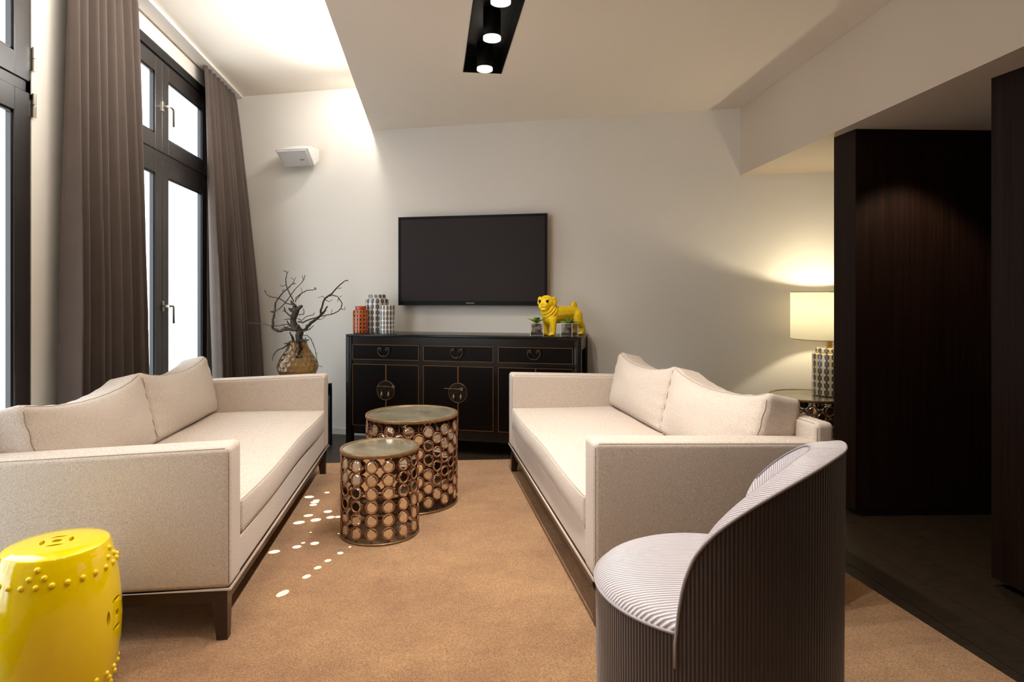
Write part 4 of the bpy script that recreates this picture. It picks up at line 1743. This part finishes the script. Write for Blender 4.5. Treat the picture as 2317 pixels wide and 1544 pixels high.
lathe(bm, [(rs, zs0), (rs, zs1)], 72, cap=False)
sh = fin('lamp_shade', bm, M['shade'], lamp, smooth=True)
for zz in (zs0, zs1):
    mktube('shade_trim', [(rs * cos(2 * pi * i / 60), rs * sin(2 * pi * i / 60), zz) for i in range(60)], 0.0025, M['pole'], lamp, 6, True)
bm = bmesh.new()
for k in range(3):
    a_ = 2 * pi * k / 3
    tube(bm, [(0, 0, zs1 - 0.03), (rs * cos(a_), rs * sin(a_), zs1 - 0.003)], 0.0025, 6)
fin('shade_spider', bm, M['pole'], lamp)
bm = bmesh.new()
ell(bm, (0, 0, 0.535), (0.032, 0.032, 0.036))
fin('bulb', bm, M['ring_light'], lamp, smooth=True)
lb = light('lamp_light', 'POINT', (lamp.location.x, lamp.location.y, 0.5255 + 0.60), 18, (1.0, 0.89, 0.64), shadow_soft_size=0.03)

# ------------------------------------------------------------------ tub chair
tc = cw(0.502, 1.605)
chair = empty('tub_chair', (tc.x, tc.y, RZ), 0, 'round tub chair in silver striped corduroy, nearest the camera on the right', 'armchair')
RC = 0.293
A0 = radians(-32) - TH          # direction of the back's middle
HP = [(0, .850), (15, .850), (28, .838), (42, .814), (55, .782), (68, .738), (80, .680), (86, .610), (88.5, .540), (90, .462)]


def hprof(dg):
    w_ = max(0.0, min(6.0, (90 - abs(dg)) * 0.45))
    return sum(hlin(dg + w_ * k / 4) for k in range(-4, 5)) / 9


def hlin(dg):
    dg = abs(dg)
    for (a, h0), (b, h1) in zip(HP[:-1], HP[1:]):
        if dg <= b:
            t = (dg - a) / (b - a)
            return (h0 + (h1 - h0) * t) - RZ
    return HP[-1][1] - RZ


# skirt: full round base
bm = bmesh.new()
uvl = bm.loops.layers.uv.verify()
seg = 120
zs_ = [0.004, 0.03, 0.15, 0.30, 0.42, 0.470]
rr_ = [RC - 0.010, RC - 0.009, RC - 0.006, RC - 0.004, RC - 0.003, RC - 0.003]
rings = [[bm.verts.new((r * cos(2 * pi * i / seg), r * sin(2 * pi * i / seg), z)) for i in range(seg)] for r, z in zip(rr_, zs_)]
for k in range(len(zs_) - 1):
    for i in range(seg):
        j = (i + 1) % seg
        f = bm.faces.new((rings[k][i], rings[k][j], rings[k + 1][j], rings[k + 1][i]))
        for l, a in zip(f.loops, (i, i + 1, i + 1, i)):
            l[uvl].uv = (a / seg * 2 * pi * RC, l.vert.co.z)
bm.faces.new(rings[0][::-1])
bm.faces.new(rings[-1])
fin('skirt', bm, M['cord_shaded'], chair, smooth='auto')
# seat pad
bm = bmesh.new()
uvl = bm.loops.layers.uv.verify()
prof = [(0.0, 0.512), (0.06, 0.5115), (0.12, 0.510), (0.18, 0.507), (0.23, 0.502), (0.262, 0.495), (0.280, 0.486), (RC - 0.004, 0.474), (RC - 0.003, 0.468)]
seg = 96
rg = [[bm.verts.new((r * cos(2 * pi * i / seg), r * sin(2 * pi * i / seg), z)) for i in range(seg)] if r > 0 else None for r, z in prof]
c0 = bm.verts.new((0, 0, prof[0][1]))
for i in range(seg):
    bm.faces.new((c0, rg[1][i], rg[1][(i + 1) % seg]))
for k in range(1, len(prof) - 1):
    for i in range(seg):
        j = (i + 1) % seg
        bm.faces.new((rg[k][i], rg[k + 1][i], rg[k + 1][j], rg[k][j]))
for f in bm.faces:
    for l in f.loops:
        # stripes run across the chair: image-horizontal
        co = l.vert.co
        yr = co.x * sin(TH + 0.05) + co.y * cos(TH + 0.05)
        l[uvl].uv = (yr, co.x)
fin('seat', bm, M['cord_seat'], chair, smooth=True)
mktube('piping', [((RC - 0.001) * cos(A0 + pi / 2 + pi * i / 91), (RC - 0.001) * sin(A0 + pi / 2 + pi * i / 91), 0.470) for i in range(-1, 92)], 0.0036, M['cord_pipe'], chair, 8)
# back shell: outer face, rolled top, inner face
bm = bmesh.new()
bo = bmesh.new()
uo = bo.loops.layers.uv.verify()
ui = bm.loops.layers.uv.verify()
NA = 132
TT = 0.075
degs = [-90 + 180 * i / NA for i in range(NA + 1)]
# finer near the ends
degs = sorted(set([round(d, 3) for d in degs] + [-89.6, -89.2, -88.8, -88.4, 89.6, 89.2, 88.8, 88.4]))
outer, inner = [], []
pipe = []
for dg in degs:
    a = A0 + radians(dg)
    h = hprof(dg)
    e = max(0.0, min(1.0, (90 - abs(dg)) / 14.0))
    th = 0.012 + (TT - 0.012) * e ** 0.7
    zb_ = 0.002
    lo = []
    for k in range(9):
        z = zb_ + (h - zb_) * k / 8
        r = RC + 0.004 - 0.006 * (1 - k / 8)
        lo.append(bo.verts.new((r * cos(a), r * sin(a), z)))
    outer.append(lo)
    pipe.append(((RC + 0.004) * cos(a), (RC + 0.004) * sin(a), h))
    li = []
    # roll from the outer piping over and down inside to the seat
    nR = 8
    rise = 0.006 * e
    for k in range(nR + 1):
        t = k / nR
        ang = pi * t
        r = RC + 0.003 - th * (1 - cos(ang)) / 2
        z = h + rise * sin(ang) - 0.012 * t * e
        li.append(bm.verts.new((r * cos(a), r * sin(a), z)))
    zend = 0.462
    r_in = RC + 0.003 - th
    ztop_ = h - 0.012 * e
    for k in range(1, 7):
        t = k / 6
        z = ztop_ + (min(zend, ztop_ - 0.002) - ztop_) * t
        r = r_in - 0.028 * sin(pi * min(1, t * 0.9)) * e - 0.01 * t * e
        li.append(bm.verts.new((r * cos(a), r * sin(a), z)))
    inner.append(li)
for i in range(len(degs) - 1):
    for k in range(8):
        f = bo.faces.new((outer[i][k], outer[i + 1][k], outer[i + 1][k + 1], outer[i][k + 1]))
        for l, dg in zip(f.loops, (degs[i], degs[i + 1], degs[i + 1], degs[i])):
            l[uo].uv = (radians(dg) * RC, l.vert.co.z)
    for k in range(len(inner[0]) - 1):
        f = bm.faces.new((inner[i][k], inner[i][k + 1], inner[i + 1][k + 1], inner[i + 1][k]))
        acr = [k, k + 1, k + 1, k]
        for l, dg, q_ in zip(f.loops, (degs[i], degs[i], degs[i + 1], degs[i + 1]), acr):
            # roll: stripes lie obliquely; inner face: chevron the other way
            sl = 0.010 * q_ if q_ <= 8 else 0.080 - 0.012 * (q_ - 8)
            l[ui].uv = (radians(dg) * RC + sl * (1 if dg < 0 else -1), q_)
crease = [v_[8].co.copy() for v_, d_ in zip(inner, degs) if -75 < d_ < 75]
mktube('crease', crease, 0.0022, M['cord_crease'], chair, 6)
fin('back_outer', bo, M['cord_shaded'], chair, smooth=True, recalc=False)
fin('back_inner', bm, M['cord_seat'], chair, smooth=True, recalc=False)
mktube('piping', [((RC + 0.004) * cos(A0 - pi / 2), (RC + 0.004) * sin(A0 - pi / 2), 0.40)] + pipe + [((RC + 0.004) * cos(A0 + pi / 2), (RC + 0.004) * sin(A0 + pi / 2), 0.40)], 0.0038, M['cord_pipe'], chair, 8)

# ------------------------------------------------------------------ yellow drum stool
stp = cw((129 - CX) / F * 1.90, 1.90)
stool = empty('drum_stool', (stp.x, stp.y, RZ), 0, 'bright yellow glazed ceramic drum stool with cut-out coin pattern', 'stool')
SHT = 0.455
prof = []
for i in range(41):
    t = i / 40
    z = 0.006 + (SHT - 0.022) * t
    r = 0.137 + 0.029 * (sin(pi * t) ** 0.75)
    prof.append((r, z))
prof = [(0.0, 0.0), (0.128, 0.0), (0.135, 0.002)] + prof + [(0.1362, SHT - 0.012), (0.133, SHT - 0.006), (0.125, SHT - 0.002), (0.09, SHT + 0.002), (0.05, SHT + 0.004), (0.0, SHT + 0.005)]
inn = [(r - 0.010 if r > 0.02 else 0, z) for r, z in prof]


def srad(z):
    t = (z - 0.006) / (SHT - 0.022)
    return 0.137 + 0.029 * (sin(pi * max(0, min(1, t))) ** 0.75)


bm = bmesh.new()
lathe(bm, prof, 96, cap=False)
bmesh.ops.remove_doubles(bm, verts=bm.verts, dist=1e-6)
body = fin('body', bm, M['yellow_glaze'], stool, smooth='auto')
# hollow interior cutter + coin cut-outs, applied as a real boolean
cut = bmesh.new()
ip = [(0.0, 0.012), (0.112, 0.012)] + [(r - 0.012, z) for r, z in prof[5:-8]] + [(0.112, SHT - 0.014), (0.0, SHT - 0.010)]
lathe(cut, ip, 96, cap=False)
bmesh.ops.remove_doubles(cut, verts=cut.verts, dist=1e-6)


def lens_pts(c, ang, ln, wd, n=10):
    out = []
    for i in range(n + 1):
        t = -1 + 2 * i / n
        out.append((t * ln, wd * (1 - t * t)))
    for i in range(1, n):
        t = 1 - 2 * i / n
        out.append((t * ln, -wd * (1 - t * t)))
    ca, sa = cos(ang), sin(ang)
    return [(c[0] + x * ca - y * sa, c[1] + x * sa + y * ca) for x, y in out]


def coin(fn, bmx, sc_=1.0, rot=0.0, sq=True):
    """fn maps (u,v,depth) to a point"""
    shapes = []
    for k in range(4):
        a_ = rot + k * pi / 2
        c = (0.036 * sc_ * cos(a_), 0.036 * sc_ * sin(a_))
        shapes.append(lens_pts(c, a_ + pi / 2, 0.022 * sc_, 0.0065 * sc_))
    if sq:
        shapes.append([(0.010 * sc_ * cos(rot + pi / 4 + k * pi / 2) * 1.2, 0.010 * sc_ * sin(rot + pi / 4 + k * pi / 2) * 1.2) for k in range(4)])
    else:
        shapes.append([(0.013 * sc_ * cos(2 * pi * k / 16), 0.013 * sc_ * sin(2 * pi * k / 16)) for k in range(16)])
    for s_ in shapes:
        f_ = [bmx.verts.new(fn(u, v, 1)) for u, v in s_]
        b_ = [bmx.verts.new(fn(u, v, -1)) for u, v in s_]
        bmx.faces.new(f_)
        bmx.faces.new(b_[::-1])
        for i in range(len(s_)):
            j = (i + 1) % len(s_)
            bmx.faces.new((f_[i], b_[i], b_[j], f_[j]))


cut2 = bmesh.new()
coin(lambda u, v, d: Vector((u, v, SHT + 0.02 * d - 0.004)), cut2, 1.0, radians(20), False)
for aa in (radians(1), radians(181)):
    coin(lambda u, v, d, aa=aa: Vector((cos(aa) * (0.165 + 0.03 * d) - sin(aa) * u, sin(aa) * (0.165 + 0.03 * d) + cos(aa) * u, 0.235 + v)), cut2, 1.15, pi / 2, True)


def apply_bool(obj, cbm):
    me = bpy.data.meshes.new('cutter')
    bmesh.ops.recalc_face_normals(cbm, faces=cbm.faces[:])
    cbm.to_mesh(me)
    cbm.free()
    co = bpy.data.objects.new('cutter', me)
    COL.objects.link(co)
    mt = Matrix.Translation(obj.parent.location) if obj.parent else Matrix()
    co.location = obj.parent.location if obj.parent else (0, 0, 0)
    md = obj.modifiers.new('cut', 'BOOLEAN')
    md.operation = 'DIFFERENCE'
    md.object = co
    md.solver = 'EXACT'
    bpy.context.view_layer.update()
    dg = bpy.context.evaluated_depsgraph_get()
    nm = bpy.data.meshes.new_from_object(obj.evaluated_get(dg))
    obj.modifiers.clear()
    obj.data = nm
    bpy.data.objects.remove(co)


apply_bool(body, cut)
apply_bool(body, cut2)
nm = body.data
nm.polygons.foreach_set('use_smooth', [True] * len(nm.polygons))
sharp_by_angle(nm, 30)
nm.materials.clear()
nm.materials.append(M['yellow_glaze'])

bm = bmesh.new()
prs = [(0.0, 0.0078), (0.0035, 0.0074), (0.0065, 0.0052), (0.0082, 0.0015), (0.0085, -0.001)]
seg = 14
rg = [[bm.verts.new((h, r * cos(2 * pi * i / seg), r * sin(2 * pi * i / seg))) for i in range(seg)] for r, h in prs[1:]]
tp = bm.verts.new((prs[0][1], 0, 0))
for i in range(seg):
    bm.faces.new((tp, rg[0][i], rg[0][(i + 1) % seg]))
for k in range(len(rg) - 1):
    for i in range(seg):
        j = (i + 1) % seg
        bm.faces.new((rg[k][i], rg[k + 1][i], rg[k + 1][j], rg[k][j]))
stud0 = fin('stud', bm, M['yellow_glaze'], stool, smooth=True)
first = True


def stud(a, z):
    global first
    r = srad(z) - 0.0005
    sl = atan2(srad(z + 0.01) - srad(z - 0.01), 0.02)
    if first:
        o = stud0
        first = False
    else:
        o = instance(stud0, stool)
    o.location = (r * cos(a), r * sin(a), z)
    o.rotation_euler = (0, sl, a)


NS = 26
b0 = radians(-80)
for k in range(NS):
    stud(b0 + 2 * pi * k / NS, 0.385)
    stud(b0 + 2 * pi * k / NS, 0.072)
for q_ in range(4):
    ac = b0 + 2 * pi * (q_ * 6.5) / NS
    ac = b0 + 2 * pi * round(q_ * 6.5) / NS
    for zz0, sg in ((0.385, 1), (0.072, -1)):
        for off in (-0.5, 0.5):
            stud(ac + 2 * pi * off / NS, zz0 + sg * 0.022)
        stud(ac, zz0 + sg * 0.044 if sg > 0 else zz0 - 0.044)

# ------------------------------------------------------------------ sun glints on the rug, made by added spotlights
# each added spotlight stands in for sunlight reflected by one mirror disc
GL = [(640, 1343, 30), (694, 1305, 23), (719, 1285, 21), (742, 1269, 20), (770, 1252, 19), (792, 1238, 9),
      (621, 1249, 28), (672, 1238, 25), (712, 1230, 26), (686, 1229, 12), (703, 1205, 7), (766, 1208, 6),
      (677, 1183, 28), (698, 1167, 24), (715, 1177, 28), (748, 1171, 24), (765, 1170, 18), (742, 1158, 24), (740, 1115, 14),
      (700, 1125, 24), (712, 1137, 22), (709, 1143, 20), (716, 1133, 18)]
SUN = (1.0, 0.96, 0.90)
for (gx, gy, wpx) in GL:
    Z = F * (CAMH - RZ) / (gy - HY)
    tgt = at(gx, gy, Z)
    rad = wpx / 2 * Z / F
    # spotlight set just outside the upper discs of the small (or large) table
    src_c = ps if gy > 1195 else pl
    Rt = R_S if gy > 1195 else R_L
    dirn = Vector((tgt.x - src_c.x, tgt.y - src_c.y, 0)).normalized()
    hgt = 0.36 if gy > 1195 else 0.42
    src = Vector((src_c.x, src_c.y, hgt)) + dirn * (Rt + 0.02)
    dist = (tgt - src).length
    half = math.atan(rad * 0.72 / dist)
    light('glint_stand_in_spot', 'SPOT', src, 140 * dist * dist / 0.25, SUN, tgt, spot_size=2 * half, spot_blend=0.25, shadow_soft_size=0.0005)
